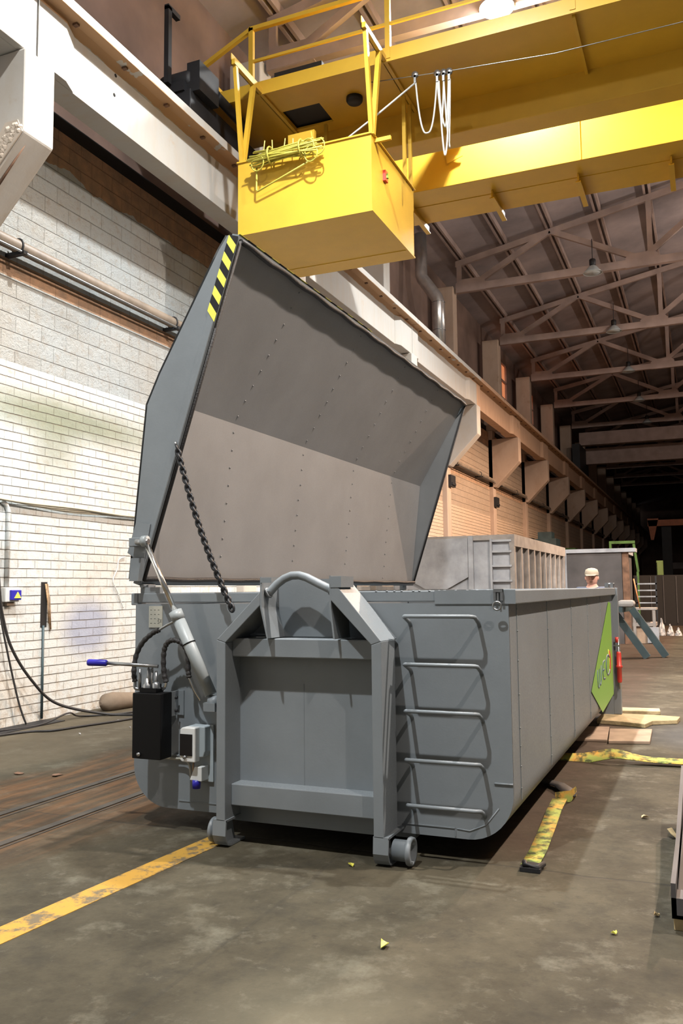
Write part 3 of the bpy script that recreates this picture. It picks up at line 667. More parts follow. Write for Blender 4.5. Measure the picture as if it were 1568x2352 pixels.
MB().tube(hb, .024, 20).torus((1.118, -.217, 1.443), (1, 0, .5), .027, .007, 18, 6).torus((1.515, -.217, 1.458), (1, 0, -.4), .027, .007, 18, 6).build('hook_bar', M['grey'], HF)
MB().box((.90, -.05, 1.19), (1.09, -.012, 1.2)).build('stiffener', M['grey'], HF)
# feet with ski plate and roller
for s_, xa in ((-1, .790), (1, 1.768)):
    xb = xa+.085
    prof = [(PD0, .152), (PD0-.006, .07), (-.272, .035), (-.252, .012), (-.22, .003), (-.06, .003)]
    inn = [(y_+.012, max(z_, .014)) if i < 3 else (y_, z_+.012) for i, (y_, z_) in enumerate(prof)]
    MB().prism([(xa, a, b) for a, b in prof]+[(xa, a, b) for a, b in inn[::-1]], (xb-xa, 0, 0)).build('skid_foot', M['grey'], HF)
    MB().box((xa, PD0, .145), (xb+.0, -.02, .157)).build('foot_top_plate', M['grey'], HF)
    MB().prism([(xa+.03, -.27, .15), (xa+.03, -.27, .05), (xa+.03, -.24, .012), (xa+.03, -.10, .012), (xa+.03, -.14, .15)], (.012, 0, 0)).build('foot_web', M['grey'], HF)
    cx = xb+.005 if s_ > 0 else xa-.005
    d_ = 1 if s_ > 0 else -1
    MB().lathe((cx, -.20, .078), [(.045, -.0*d_), (.055, .0), (.055, .075*d_), (.072, .08*d_), (.075, .09*d_), (.072, .105*d_), (.052, .107*d_), (.050, .03*d_), (.001, .03*d_)] if s_ > 0 else [(.05, .0), (.058, -.02), (.070, -.025), (.070, -.04), (.055, -.045), (.05, -.03), (.001, -.03)], 28, 'x').build('roller', M['grey'], HF)

# ----------------------------------------------------------------- lid
LID = sub('lid', K, (.1, 2.7, 1.51))
T = Vector((.312, 0, .950)); Nn = Vector((-.950, 0, .312))
def lp(s, nn, y):
    sx = (-.025 + .065*y/5.4) * (1-s/2.3*.25)
    return Vector((.11+sx, y, 1.51)) + T*s + Nn*nn
SEC_O = [(0, .0), (0, .085), (.5, .195), (1.12, .33), (1.34, .30), (2.2, .12), (2.3, .088), (2.3, 0)]
YN, YF = -.02, 5.42
inn = [(0, .02), (1.18, .265), (2.3, .02)]
# roof panels seen from inside and their outer skins
def panel(a, b, name, m_):
    th = .012
    v = [lp(a[0], a[1], YN+.02), lp(a[0], a[1], YF-.02), lp(b[0], b[1], YF-.02), lp(b[0], b[1], YN+.02)]
    v2 = [p+Nn*th for p in v]
    w = MB().add(v+v2, [(0, 1, 2, 3), (7, 6, 5, 4), (0, 4, 5, 1), (1, 5, 6, 2), (2, 6, 7, 3), (3, 7, 4, 0)])
    for yy in (.95, 2.15, 3.3, 4.4):          # plug welds
        for i in range(9):
            u = (i+.5)/9; w.lathe(lp(a[0]+(b[0]-a[0])*u, a[1]+(b[1]-a[1])*u-.001, yy+random.uniform(-.01, .01)), [(.001, 0), (.008, .0), (.008, .003), (.001, .006)], 6, 'x')
    return w.build(name, m_, LID)
pA = panel(inn[0], inn[1], 'lower_panel', M['grey_lit']); pB = panel(inn[1], inn[2], 'upper_panel', M['grey_lit'])
MB().add([lp(s, nn+.014, YN) for s, nn in SEC_O[1:7]]+[lp(s, nn+.014, YF) for s, nn in SEC_O[1:7]], [(i, i+1, i+7, i+6) for i in range(5)]).build('outer_skin', M['grey'], LID)
def gable(y, name):
    o = MB(); P = [lp(s, nn, y) for s, nn in SEC_O]; o.prism(P, (0, .008, 0)); return o.build(name, M['grey'], LID)
gn = gable(YN, 'near_gable'); gf = gable(YF-.008, 'far_gable')
# rim frame of the lid (a square section all round)
MB().bar(lp(0, .03, YN), lp(2.3, .03, YN), .03, .05, T.cross(Vector((0, 1, 0)))).build('rim_bar', M['grey'], LID)
MB().bar(lp(2.3, .03, YN), lp(2.3, .03, YF), .03, .05, Nn).build('rim_bar', M['grey'], LID)
MB().bar(lp(0, .03, YN), lp(0, .03, YF), .03, .05, Nn).build('rim_bar', M['grey'], LID)
# gasket
gk = MB().tube([lp(.02, -.006, YN+.02), lp(1.1, -.006, YN+.02), lp(2.28, -.006, YN+.02)], .013, 8)
pts = [lp(2.28+.006*math.sin(i*1.7), -.008, YN+.02+(YF-YN-.04)*i/40) for i in range(41)]; gk.tube(pts, .018, 8)
gk.tube([lp(.03+.003*math.sin(i*1.3), -.006, YN+.02+(YF-YN-.04)*i/40) for i in range(41)], .016, 8)
gk.tube([lp(.02, -.002, YF-.02), lp(2.28, -.002, YF-.02)], .010, 8).build('rubber_gasket', M['rubber'], LID)
# hazard tape on the near gable (along its free end) and on the free edge
tp = MB(); s0, s1 = 1.74, 2.30; N_ = 10
for i in range(N_):
    a, b = s0+(s1-s0)*i/N_, s0+(s1-s0)*(i+1)/N_; sl = .06
    lo = -.006; hi_ = .066
    q = [lp(min(a, s1), lo, YN-.017), lp(min(b, s1), lo, YN-.017), lp(min(b+sl, s1), hi_, YN-.017), lp(min(a+sl, s1), hi_, YN-.017)]
    tp.prism(q, (0, -.0015, 0), mi=(i % 2))
tp.build('hazard_tape', [M['yel_tape'], M['blk_tape']], LID)
tp = MB(); y_ = YN; i = 0
while y_ < 2.2:
    q = [lp(2.322, .0, y_), lp(2.322, .0, y_+.11), lp(2.322, .06, y_+.16), lp(2.322, .06, y_+.05)]
    tp.prism(q, T*.0015, mi=i % 2); y_ += .11; i += 1
tp.build('hazard_tape', [M['yel_tape'], M['blk_tape']], LID)
# cylinder bracket on the near gable
bk = sub('cylinder_bracket', LID, (.08, -.05, 1.75))
MB().prism([lp(.40, .15, -.028), lp(.19, .17, -.028), lp(.13, .03, -.028), lp(.36, .025, -.028)], (0, -.012, 0)).build('doubler_plate', M['grey'], bk) if False else MB().prism([(.062, -.03, 1.905), (.172, -.03, 1.888), (.150, -.03, 1.772), (.142, -.03, 1.765), (.130, -.03, 1.675), (.045, -.03, 1.680), (-.003, -.03, 1.708)], (0, -.014, 0)).build('doubler_plate', M['grey'], LID)
MB().box((.055, -.11, 1.745), (.145, -.044, 1.80)).build('lug', M['grey'], LID, .004)
MB().prism([(.045, -.024, 1.672), (.128, -.024, 1.672), (.10, -.024, 1.525), (.035, -.024, 1.525)], (0, -.05, 0)).build('lower_stiffener', M['grey'], LID)
MB().tube([(.12, -.12, 1.772), (.215, -.12, 1.772)], .018, 14).build('pivot_pin', M['zinc'], LID)
# hinges
for yy in (.03, 1.8, 3.6, 5.2):
    MB().box((.05, yy, 1.44), (.11, yy+.06, 1.50)).tube([(.08, yy-.03, 1.495), (.08, yy+.10, 1.495)], .016, 12).build('hinge', M['grey'], LID)
MB().box((.10, .0, 1.447), (.22, .04, 1.485)).build('hinge_block', M['grey'], LID)

# hydraulic cylinder
CY = sub('lift_cylinder', K, (.45, -.12, 1.3))
a = Vector((.690, -.10, .78)); b = Vector((.19, -.12, 1.775)); d = (b-a).normalized()
MB().tube([a+d*.06, a+d*.61], .038, 26).build('barrel', M['cyl'], CY)
MB().tube([a+d*.60, a+(b-a)*1.0], .017, 18).build('piston_rod', M['chrome'], CY)
MB().torus(a+d*.40, d, .039, .004, 26, 6).build('band', M['black'], CY)
MB().lathe((b.x-.02, b.y, b.z), [(.012, 0), (.035, 0), (.035, .035), (.012, .035)], 18, 'x').build('rod_eye', M['cyl'], CY)
MB().tube([a+d*.56, a+d*.62], .042, 26).build('gland', M['cyl'], CY)
MB().box((.64, -.15, .74), (.72, -.006, .79)).lathe((a.x-.03, a.y, a.z+.01), [(.001, 0), (.04, 0), (.04, .06), (.001, .06)], 16, 'x').build('base_lug', M['grey'], CY)
# chain
chain = sub('safety_chain', K, (.37, -.07, 2.36))
A = Vector((.375, -.055, 2.38)); B = Vector((.845, -.16, 1.345)); NL = 38
for i in range(NL):
    u = (i+.5)/NL; sag = Vector((.02*math.sin(u*math.pi)*-1, 0, -.03*math.sin(u*math.pi))); p = A+(B-A)*u+sag
    dd = (B-A).normalized(); side = dd.cross(Vector((0, 1, 0))).normalized() if i % 2 else Vector((0, 1, 0))
    side = (side + .5*Vector((0, 1, 0)).cross(dd)).normalized()
    nrm = dd.cross(side).normalized(); o = MB(); pts = []
    for q in range(12):
        an = 2*math.pi*q/12; pts.append(p + dd*math.cos(an)*.027 + side*math.sin(an)*.015)
    pts.append(pts[0]); o.tube(pts, .0085, 6, caps=False); o.build('chain_link', M['chain'], chain)
MB().tube([(.36, -.04, 2.41), (.368, -.06, 2.40), (.375, -.055, 2.38)], .007, 8).build('shackle', M['zinc'], chain)

# pump unit: tank, pump, lever, hoses
PU = sub('hydraulic_tank', K, (.31, -.2, .65))
MB().prism([(.180, -.22, .448), (.386, -.22, .448), (.386, -.10, .448), (.180, -.10, .448)], (0, 0, .392)).build('tank_body', M['black'], PU, .004)
MB().box((.37, -.10, .69), (.376, -.016, .84)).box((.376, -.016, .69), (.415, -.006, .84)).build('tank_bracket', M['grey'], PU)
for z_ in (.72, .80): MB().lathe((.380, -.05, z_), [(.001, 0), (.010, 0), (.010, .01), (.001, .01)], 8, 'x').build('bolt', M['dark'], PU)
MB().lathe((.235, -.224, .475), [(.001, -.01), (.012, -.01), (.012, 0), (.001, 0)], 12, 'y').build('drain_plug', M['zinc'], PU)
MB().box((.21, -.19, .842), (.33, -.11, .868)).lathe((.24, -.14, .868), [(.03, 0), (.03, .02), (.015, .025), (.001, .025)], 14).lathe((.30, -.14, .868), [(.03, 0), (.03, .02), (.015, .025), (.001, .025)], 14).build('pump_base', M['black'], PU)
pm = MB()
for xx, r_, h_ in ((.19, .010, .12), (.255, .012, .15), (.28, .009, .13), (.31, .009, .11)): pm.tube([(xx, -.16, .86), (xx, -.16, .86+h_)], r_, 10)
pm.lathe((.245, -.16, .865), [(.028, 0), (.028, .02), (.018, .03), (.018, .06), (.001, .06)], 14).lathe((.31, -.16, .865), [(.024, 0), (.024, .03), (.012, .04), (.001, .04)], 14).build('pump', M['zinc'], PU)
MB().tube([(.0, -.25, 1.019), (.33, -.17, 1.0)], .011, 12).build('pump_lever', M['zinc'], PU)
MB().tube([(-.12, -.27, 1.021), (-.112, -.2685, 1.021), (.0, -.25, 1.019), (.01, -.249, 1.0188)], [.019, .021, .020, .014], 16).build('lever_grip', M['blue'], PU)
def hose(pts, r=.014, wraps=True):
    P = [Vector(p) for p in pts]; out = []
    for i in range(len(P)-1):
        p0, p1, p2, p3 = P[max(i-1, 0)], P[i], P[i+1], P[min(i+2, len(P)-1)]
        for k in range(10):
            t = k/10; out.append(.5*((2*p1)+(-p0+p2)*t+(2*p0-5*p1+4*p2-p3)*t*t+(-p0+3*p1-3*p2+p3)*t*t*t))
    out.append(P[-1]); rr = [r*(1+.12*math.sin(i*1.4)) for i in range(len(out))] if wraps else r
    return MB().tube(out, rr, 12)
hose([(.153, -.16, .90), (.144, -.16, .967), (.153, -.15, 1.062), (.201, -.15, 1.143), (.265, -.14, 1.198), (.313, -.14, 1.219)], .0155).build('hose', M['rubber'], PU)
hose([(.313, -.14, 1.219), (.377, -.14, 1.252), (.44, -.13, 1.282)], .008, False).build('hose_fitting', M['zinc'], PU)
hose([(.153, -.16, .90), (.156, -.16, .862), (.19, -.15, .855)], .010, False).build('hose_fitting', M['zinc'], PU)
hose([(.362, -.13, .90), (.344, -.13, .971), (.343, -.13, 1.077), (.365, -.13, 1.136), (.412, -.13, 1.158), (.469, -.12, 1.138), (.501, -.11, 1.08), (.508, -.11, .975), (.516, -.11, .93)], .0155).build('hose', M['rubber'], PU)
hose([(.362, -.13, .90), (.355, -.13, .872), (.335, -.13, .858)], .010, False).build('hose_fitting', M['chrome'], PU)
hose([(.516, -.11, .93), (.543, -.10, .859), (.577, -.08, .795)], .008, False).build('hose_fitting', M['chrome'], PU)
# switch box, inlet, cable
SB = sub('switch_box', K, (.56, -.1, .53))
MB().box((.50, -.02, .30), (.632, -.008, .64)).build('mounting_plate', M['grey_pl'], SB)
MB().prism([(.470, -.14, .445), (.485, -.14, .432), (.575, -.14, .432), (.575, -.14, .636), (.485, -.14, .636), (.470, -.14, .622)], (0, .06, 0)).build('cover', M['white_pl'], SB, .006)
MB().prism([(.575, -.14, .640), (.575, -.14, .44), (.62, -.10, .47), (.632, -.02, .49), (.632, -.02, .64)], (-.08, 0, 0)).build('housing', M['grey_pl'], SB) if False else MB().prism([(.49, -.085, .44), (.60, -.085, .455), (.612, -.085, .49), (.612, -.085, .638), (.49, -.085, .638)], (0, .07, 0)).build('housing', M['grey_pl'], SB, .006)
MB().box((.474, -.146, .470), (.560, -.139, .598)).build('smoked_window', M['darkwin'], SB)
MB().lathe((.512, -.148, .462), [(.001, -.008), (.011, -.008), (.012, 0), (.001, 0)], 14, 'y').build('lock', M['zinc'], SB)
MB().prism([(.55, -.10, .40), (.60, -.10, .40), (.60, -.10, .315), (.515, -.10, .318)], (0, .085, 0)).build('power_inlet', M['white_pl'], SB, .004)
MB().lathe((.555, -.085, .27), [(.001, 0), (.024, 0), (.026, .03), (.024, .05), (.001, .05)], 18).build('blue_plug', M['blue'], SB)
MB().box((.19, -.03, .438), (.47, -.008, .448)).build('cable_tray', M['grey'], SB)
hose([(.19, -.05, .43), (.34, -.04, .425), (.44, -.04, .425), (.485, -.05, .39), (.50, -.06, .33), (.515, -.06, .30)], .008, False).build('pale_cable', M['cableg'], SB)
MB().tube([(.525, -.07, .43), (.52, -.07, .38), (.515, -.06, .36)], .004, 6).build('thin_cable', M['rope'], SB)

# ================================================================= FLOOR THINGS
P4 = [(.42, -3.2), (.56, -3.2), (.72, -.16), (.78, -.16), (.82, 5), (.68, 5)]
lm_ = MB().prism([(.40, -3.3, .0), (.555, -3.3, .0), (.812, -.10, .0), (.665, -.02, .0)], (0, 0, .003))
tag(lm_.build('floor_line', M['line']), 'worn yellow painted line on the floor ending at the container\'s left foot', 'painted line')
def ribbon(name, pts, w, th, m_, label, parent=None):
    """flat webbing along pts; w is the half-width direction per point"""
    o = MB(); P = [Vector(p) for p, _ in pts]; Wd = [Vector(q) for _, q in pts]; n_ = len(P)
    v = []
    for p, q in zip(P, Wd): v += [p-q*w, p+q*w, p+q*w+Vector((0, 0, th)), p-q*w+Vector((0, 0, th))]
    f = []
    for i in range(n_-1):
        for k in range(4): f.append((4*i+k, 4*i+(k+1) % 4, 4*i+4+(k+1) % 4, 4*i+4+k))
    f += [(0, 1, 2, 3), tuple(4*(n_-1)+k for k in (3, 2, 1, 0))]
    return o.add(v, f, True).build(name, m_, parent)
s1 = thing('lifting_sling', 'yellow-green webbing sling folded on the floor beside the container, black end towards the camera', 'sling', (2.5, 1, 0))
ribbon('webbing', [((2.528, .03, .004), (1, .15, 0)), ((2.525, .3, .006), (1, .1, 0)), ((2.50, .75, .012), (1, .1, 0)), ((2.475, 1.15, .02), (1, .2, 0)), ((2.47, 1.42, .03), (1, .5, 0))], .046, .006, M['strap'], '', s1)
ribbon('webbing', [((2.25, 2.0, .02), (.3, .95, 0)), ((2.40, 1.85, .03), (.45, .9, 0)), ((2.50, 1.66, .025), (.75, .65, 0)), ((2.50, 1.55, .02), (.9, .3, 0))], .06, .006, M['dark'], '', s1)
MB().add([(2.44, 1.42, .004), (2.53, 1.48, .004), (2.545, 1.68, .004), (2.44, 1.42, .075), (2.53, 1.48, .08), (2.545, 1.68, .07)], [(0, 1, 4, 3), (1, 2, 5, 4)], True).build('webbing_fold', M['strap'], s1)
MB().box((2.495, -.075, .002), (2.60, .035, .022)).tube([(2.50, .03, .02), (2.52, -.06, .03), (2.585, -.06, .03), (2.60, .03, .02)], .014, 8).build('end_sleeve', M['dark'], s1)
s2 = thing('lifting_sling', 'yellow webbing sling lying across the floor towards the photo\'s right edge, humped in the middle', 'sling', (2.8, 3, 0))
pts = []
for i in range(25):
    u = i/24; xx = 2.15+1.35*u; yy = 2.93+.10*u; zz_ = .004+.055*math.exp(-((u-.38)/.13)**2); tw = .25+.75*min(1, max(0, (u-.35)/.2))
    pts.append(((xx, yy, zz_+.03*tw), (0, .35+.6*tw, .5*(1-tw)+.1)))
ribbon('webbing', pts, .075, .006, M['strap'], '', s2)
tag(MB().prism([(2.30, 5.05, 0), (2.55, 5.0, 0), (2.8, 4.9, 0), (2.86, 5.15, 0), (3.10, 5.3, 0), (3.12, 5.55, 0), (2.85, 5.62, 0), (2.3, 5.6, 0)], (0, 0, .045)).build('plank', M['wood'], None, .006), 'rough pale wooden plank lying under the container\'s rear foot', 'plank')
tag(MB().prism([(2.32, 5.85, 0), (2.9, 5.95, 0), (2.88, 6.2, 0), (2.32, 6.15, 0)], (0, 0, .04)).build('plank', M['wood'], None, .006), 'pale wooden plank just behind the container\'s rear corner post', 'plank')
tag(MB().prism([(2.54, 3.86, .0), (2.90, 3.96, .0), (2.88, 4.7, .0), (2.48, 4.6, .0)], (0, 0, .028)).build('plywood_sheet', M['ply'], None, .004), 'small reddish plywood piece beside the container in front of the planks', 'plywood')
tag(MB().prism([(2.20, 3.9, .0), (2.52, 3.95, .0), (2.46, 4.75, .0), (2.2, 4.7, .0)], (0, 0, .022)).build('plywood_sheet', M['ply'], None, .004), 'brown plywood piece tucked half under the container\'s side', 'plywood')
# steel box section at the right edge
bx = thing('steel_channel', 'dark steel channel piece resting on wood at the photo\'s right edge', 'steel channel', (3.4, 0, 0))
MB().box((3.25, -.62, .055), (3.75, -.60, .14)).box((3.25, -.62, .13), (3.27, 1.3, .20)).box((3.25, -.62, .055), (3.75, 1.3, .07)).prism([(3.25, -.62, .14), (3.27, -.62, .14), (3.27, 1.3, .33), (3.25, 1.3, .33)], (.0, .0, -.08)).box((3.27, -.6, .13), (3.75, -.5, .14)).build('channel_body', M['tower'], bx)
tag(MB().box((3.255, -.60, 0), (3.7, -.50, .055)).build('timber_block', M['wood'], None, .004), 'yellow timber block under the dark steel channel', 'timber')
# debris
def scrap(x, y, s, m_, label, up_=.02):
    o = MB(); pts = []
    for i in range(7):
        a = 2*math.pi*i/7; r_ = s*random.uniform(.5, 1.1); pts.append((x+r_*math.cos(a), y+r_*math.sin(a), .002+random.uniform(0, up_)))
    v = pts+[(p[0], p[1], p[2]+.003) for p in pts]
    o.add(v, [tuple(range(7)), tuple(range(13, 6, -1))]+[(i, (i+1) % 7, 7+(i+1) % 7, 7+i) for i in range(7)])
    return tag(o.build('scrap_piece', m_), label, 'scrap')
scrap(1.657, -.306, .02, M['yel_tape'], 'tiny yellow scrap on the floor in front of the hook frame')
scrap(2.171, -1.213, .028, M['yel_tape'], 'small yellow paper scrap on the bare floor near the camera', .03)
scrap(3.023, 1.231, .03, M['wood'], 'pale wood chip on the floor right of the sling')
scrap(3.203, .84, .035, M['wood'], 'curled pale chip beside the steel channel', .05)
scrap(3.024, -.74, .014, M['yel_tape'], 'tiny yellow chip left of the timber block')
scrap(3.179, -.461, .016, M['wood'], 'tiny pale chip right beside the timber block')
scrap(-1.726, .883, .05, M['rust'], 'flat brown scrap left of the floor rails', .01)
scrap(-1.40, .935, .05, M['rust'], 'flat brown scrap nearest the floor rails', .01)
for i, (sx, sy) in enumerate(((-2.55, 2.6), (-2.3, 3.1), (-1.9, 2.9), (-2.75, 3.5))):
    scrap(sx, sy, .015, M['cream'], ['white crumb on the floor below the wall socket', 'white crumb on the floor between cables and tank', 'white crumb farthest from the wall', 'white crumb nearest the wall cables'][i])

# ================================================================= WALL THINGS
wb = thing('wall_socket', 'white wall socket box with blue and yellow cover on the brick wall', 'socket', (-3.6, 2.7, 1.45))
MB().box((-3.65, 2.60, 1.36), (-3.58, 2.80, 1.52)).build('box', M['white_pl'], wb, .008)
MB().box((-3.58, 2.65, 1.38), (-3.55, 2.80, 1.49)).build('blue_cover', M['blue'], wb, .006)
MB().prism([(-3.55, 2.69, 1.40), (-3.55, 2.79, 1.40), (-3.55, 2.74, 1.47)], (.006, 0, 0)).build('warning_sticker', M['yel_tape'], wb)
MB().box((-3.65, 2.64, 1.32), (-3.60, 2.74, 1.36)).build('cable_gland', M['bag'], wb)
cd = thing('wall_conduit', 'painted-over conduit dropping from the cable bunch to the wall socket', 'conduit', (-3.62, 2.66, 2))
MB().tube([(-3.63, 2.56, 2.46), (-3.63, 2.62, 2.43), (-3.63, 2.655, 2.36), (-3.63, 2.655, 1.52)], .026, 10).build('conduit_pipe', M['brick'], cd)
cb = thing('cable_bunch', 'dirty white cable bunch sagging along the brick wall', 'cable', (-3.6, 4, 2.45))
for q in range(4):
    pts = []
    for i in range(40):
        yy = 2.2+i*.09; pts.append((-3.62+.01*q, yy, 2.47+.012*math.sin(yy*3+q)+.02*math.sin(yy*1.3)-.03*(yy-2.6)*.3+.008*q))
    MB().tube(pts, .012, 6).build('cable', mat('old_cable', (.48, .45, .36), .8) if q == 0 else bpy.data.materials['old_cable'], cb)
sl = thing('wall_slot', 'dark chase cut in the bricks with frayed fibres hanging out', 'wall slot', (-3.63, 3.25, 1.3))
MB().box((-3.66, 3.21, 1.06), (-3.645, 3.31, 1.58)).build('slot_opening', M['hole'], sl)
for i in range(9):
    yy = 3.26+random.uniform(0, .05); MB().tube([(-3.64, yy, 1.56), (-3.62, yy+.02, 1.35), (-3.63, yy+.03+random.uniform(0, .06), 1.0+random.uniform(0, .15))], .006, 5).build('fibre', M['rope'], sl)
tag(MB().tube([(-3.635, 3.245, 1.08), (-3.635, 3.25, .02)], .014, 8).build('wall_conduit', M['teal']), 'thin dark conduit running from the wall slot to the floor', 'conduit')
def cable(pts, r, label, m_='rubber'):
    P = hose(pts, r, False); return tag(P.build('cable', M[m_]), label, 'cable', 'cables by the left wall')
cable([(-3.45, 2.28, 2.3), (-3.48, 2.40, 1.5), (-3.5, 2.48, 1.2), (-3.5, 2.62, .86), (-3.48, 2.90, .50), (-3.42, 3.25, .20), (-3.15, 3.75, .03), (-2.75, 3.9, .012), (-2.1, 3.8, .012), (-1.0, 3.5, .012)], .016, 'thick black cable swooping from the left edge down the wall to the floor')
cable([(-3.6, 2.30, 1.9), (-3.62, 2.50, 1.45), (-3.6, 2.62, .95), (-3.55, 2.78, .3), (-3.5, 2.86, .02)], .011, 'thin black cable hanging straight down beside the socket')
cable([(-3.3, 2.0, .02), (-3.15, 2.5, .012), (-2.95, 2.65, .012), (-2.85, 3.0, .012), (-2.7, 3.5, .012), (-2.6, 4.2, .012)], .012, 'thin dark cable snaking over the floor nearest the camera')
cable([(-3.5, 2.3, .02), (-3.35, 2.9, .015), (-3.3, 3.3, .09), (-3.35, 3.6, .015), (-3.0, 4.1, .012), (-3.1, 5.0, .012)], .010, 'thin looping cable on the floor against the wall foot')
cable([(-3.56, 2.2, 1.05), (-3.56, 2.34, 1.12), (-3.56, 2.44, .92), (-3.56, 2.36, .88), (-3.56, 2.2, .90)], .005, 'tiny wire loop on the wall at the photo\'s left edge')
hosew = cable([(-3.63, 4.75, 1.92), (-3.63, 4.62, 1.88), (-3.63, 4.58, 1.75), (-3.63, 4.5, 1.6), (-3.63, 4.6, 1.45), (-3.63, 4.72, 1.25)], .007, 'thin white string squiggling on the bricks beside the lid hinge', 'white_pl')
bg = MB().tube([(-3.42, 4.02, .10), (-3.42, 4.12, .10), (-3.40, 4.25, .10), (-3.35, 4.5, .09), (-3.3, 5.0, .08), (-3.3, 5.1, .07)], [.02, .11, .12, .10, .08, .02], 14).build('sack', M['bag'])
tag(bg, 'crumpled brown sack lying at the foot of the brick wall', 'sack')
dk = MB().box((-3.62, 2.1, 0), (-3.34, 3.3, .008)).build('rubber_mat', M['dark']); tag(dk, 'dirty dark strip of matting at the wall foot under the cables', 'mat')

# ================================================================= BACKGROUND THINGS
c2 = thing('steel_container', 'taller weathered grey steel container with side ribs behind the lid', 'container', (-1.2, 15, 0))
YB0, YB1, XB0, XB1, ZB = 12.0, 18.6, -2.45, .055, 2.5
MB().box((XB0, YB0+.05, 0), (XB1-.09, YB1, ZB-.02)).build('body', M['grey2'], c2)
MB().box((XB1-.10, YB0, ZB-.23), (XB1, YB1, ZB)).box((XB0, YB0+.002, ZB-.1), (XB1-.1, YB0+.06, ZB-.002)).build('top_rail', M['grey2b'], c2)
for i in range(10):
    yy = YB0+.0+i*.70; MB().box((XB1-.09, yy, .2), (XB1-.005, yy+.13, ZB-.23)).build('side_rib', M['grey2b'], c2)
for xx in (-.86, -2.40): MB().box((xx, YB0-.02, .15), (xx+.10, YB0+.05, ZB-.02)).build('front_post', M['grey2'], c2)
MB().prism([(-2.3, YB0-.01, ZB-.05), (-.87, YB0-.01, ZB-.05), (-.87, YB0-.01, 1.68), (-1.3, YB0-.01, 1.45), (-1.75, YB0-.01, 1.45), (-2.3, YB0-.01, 1.75)], (0, .05, 0)).build('front_recess_plate', M['grey2'], c2)
for z_ in (2.4, 2.19, 1.91, 1.62, 1.3, 1.0): MB().box((-.38, YB0-.02, z_-.04), (.0, YB0+.05, z_)).build('step', M['grey2'], c2)
MB().box((-.42, YB0-.04, .9), (-.38, YB0+.05, 2.42)).build('step_rail', M['grey2'], c2)
db = thing('skip_container', 'dark brown bin with overhanging rim beyond the ribbed grey container', 'container', (.8, 19, 0))
MB().box((-.3, 18.75, 0), (1.45, 22, 2.36)).build('body', M['tower'], db)
MB().prism([(-.35, 18.7, 2.36), (1.80, 18.7, 2.36), (1.80, 19.3, 2.36), (1.5, 19.3, 2.36), (1.5, 22.05, 2.36), (-.35, 22.05, 2.36)], (0, 0, .10)).build('rim', M['grey2'], db)
MB().box((1.46, 18.78, 0), (1.62, 18.88, 2.36)).build('side_post', M['rust'], db)
MB().box((-.0, 18.7, 0), (.06, 18.76, 2.36)).build('front_rib', M['grey2'], db)
# person
def skin_fig(name, verts, edges, radii, m_, parent, lv=2):
    me = bpy.data.meshes.new(name); me.from_pydata(verts, edges, []); o = bpy.data.objects.new(name, me); COL.objects.link(o)
    me.materials.append(m_)
    sk = o.modifiers.new('skin', 'SKIN'); sk.use_smooth_shade = True
    for i, r_ in enumerate(radii): me.skin_vertices[0].data[i].radius = (r_, r_) if not isinstance(r_, tuple) else r_
    me.skin_vertices[0].data[0].use_root = True
    ss = o.modifiers.new('sub', 'SUBSURF'); ss.levels = lv; ss.render_levels = lv
    if parent: o.parent = parent
    return o
pr_ = thing('person', 'person in a beige cap and dark jacket leaning behind the container\'s far corner', 'person', (1.90, 8.5, 0))
V = [(0, 0, .95), (0, 0, 1.12), (0, -.01, 1.32), (0, 0, 1.42), (0, -.02, 1.50), (0, -.03, 1.60), (0, -.03, 1.68),
     (-.17, 0, 1.40), (-.24, -.06, 1.14), (-.20, -.22, .95), (-.18, -.27, .88), (.17, 0, 1.40), (.24, -.06, 1.14), (.20, -.22, .95), (.18, -.27, .88),
     (-.10, 0, .88), (-.12, -.02, .50), (-.13, .02, .09), (-.13, -.12, .04), (.10, 0, .88), (.12, -.02, .50), (.13, .02, .09), (.13, -.12, .04)]
E_ = [(0, 1), (1, 2), (2, 3), (3, 4), (4, 5), (5, 6), (3, 7), (7, 8), (8, 9), (9, 10), (3, 11), (11, 12), (12, 13), (13, 14), (0, 15), (15, 16), (16, 17), (17, 18), (0, 19), (19, 20), (20, 21), (21, 22)]
Rr = [.11, .11, .12, .06, .055, .09, .08, .045, .04, .035, .035, .045, .04, .035, .035, .08, .07, .05, .04, .09, .07, .05, .04]
body = skin_fig('body', V, E_, Rr, M['skin'], pr_)
J = skin_fig('jacket', [V[i] for i in (1, 2, 3, 7, 8, 9, 11, 12, 13, 0)], [(0, 1), (1, 2), (2, 3), (3, 4), (4, 5), (2, 6), (6, 7), (7, 8), (0, 9)], [.165, .19, .10, .095, .07, .055, .095, .07, .055, .16], M['jacket'], pr_)
TR = skin_fig('trousers', [V[i] for i in (0, 15, 16, 17, 19, 20, 21)], [(0, 1), (1, 2), (2, 3), (0, 4), (4, 5), (5, 6)], [.15, .10, .085, .065, .10, .085, .065], M['jacket'], pr_)
hd = MB().lathe((1.90, 8.47, 1.60), [(.001, -.13), (.05, -.12), (.075, -.07), (.088, 0), (.085, .05), (.06, .09), (.001, .11)], 20)
hd.lathe((1.90, 8.375, 1.585), [(.001, -.02), (.014, -.015), (.010, .02), (.001, .03)], 8).box((1.875, 8.378, 1.535), (1.925, 8.386, 1.543), mi=1).box((1.862, 8.383, 1.612), (1.882, 8.392, 1.620), mi=1).box((1.918, 8.383, 1.612), (1.938, 8.392, 1.620), mi=1)
hd.lathe((1.812, 8.48, 1.59), [(.001, -.03), (.012, -.02), (.012, .02), (.001, .03)], 8).lathe((1.988, 8.48, 1.59), [(.001, -.03), (.012, -.02), (.012, .02), (.001, .03)], 8)
hd.build('face', [M['skin'], M['rust']], pr_)
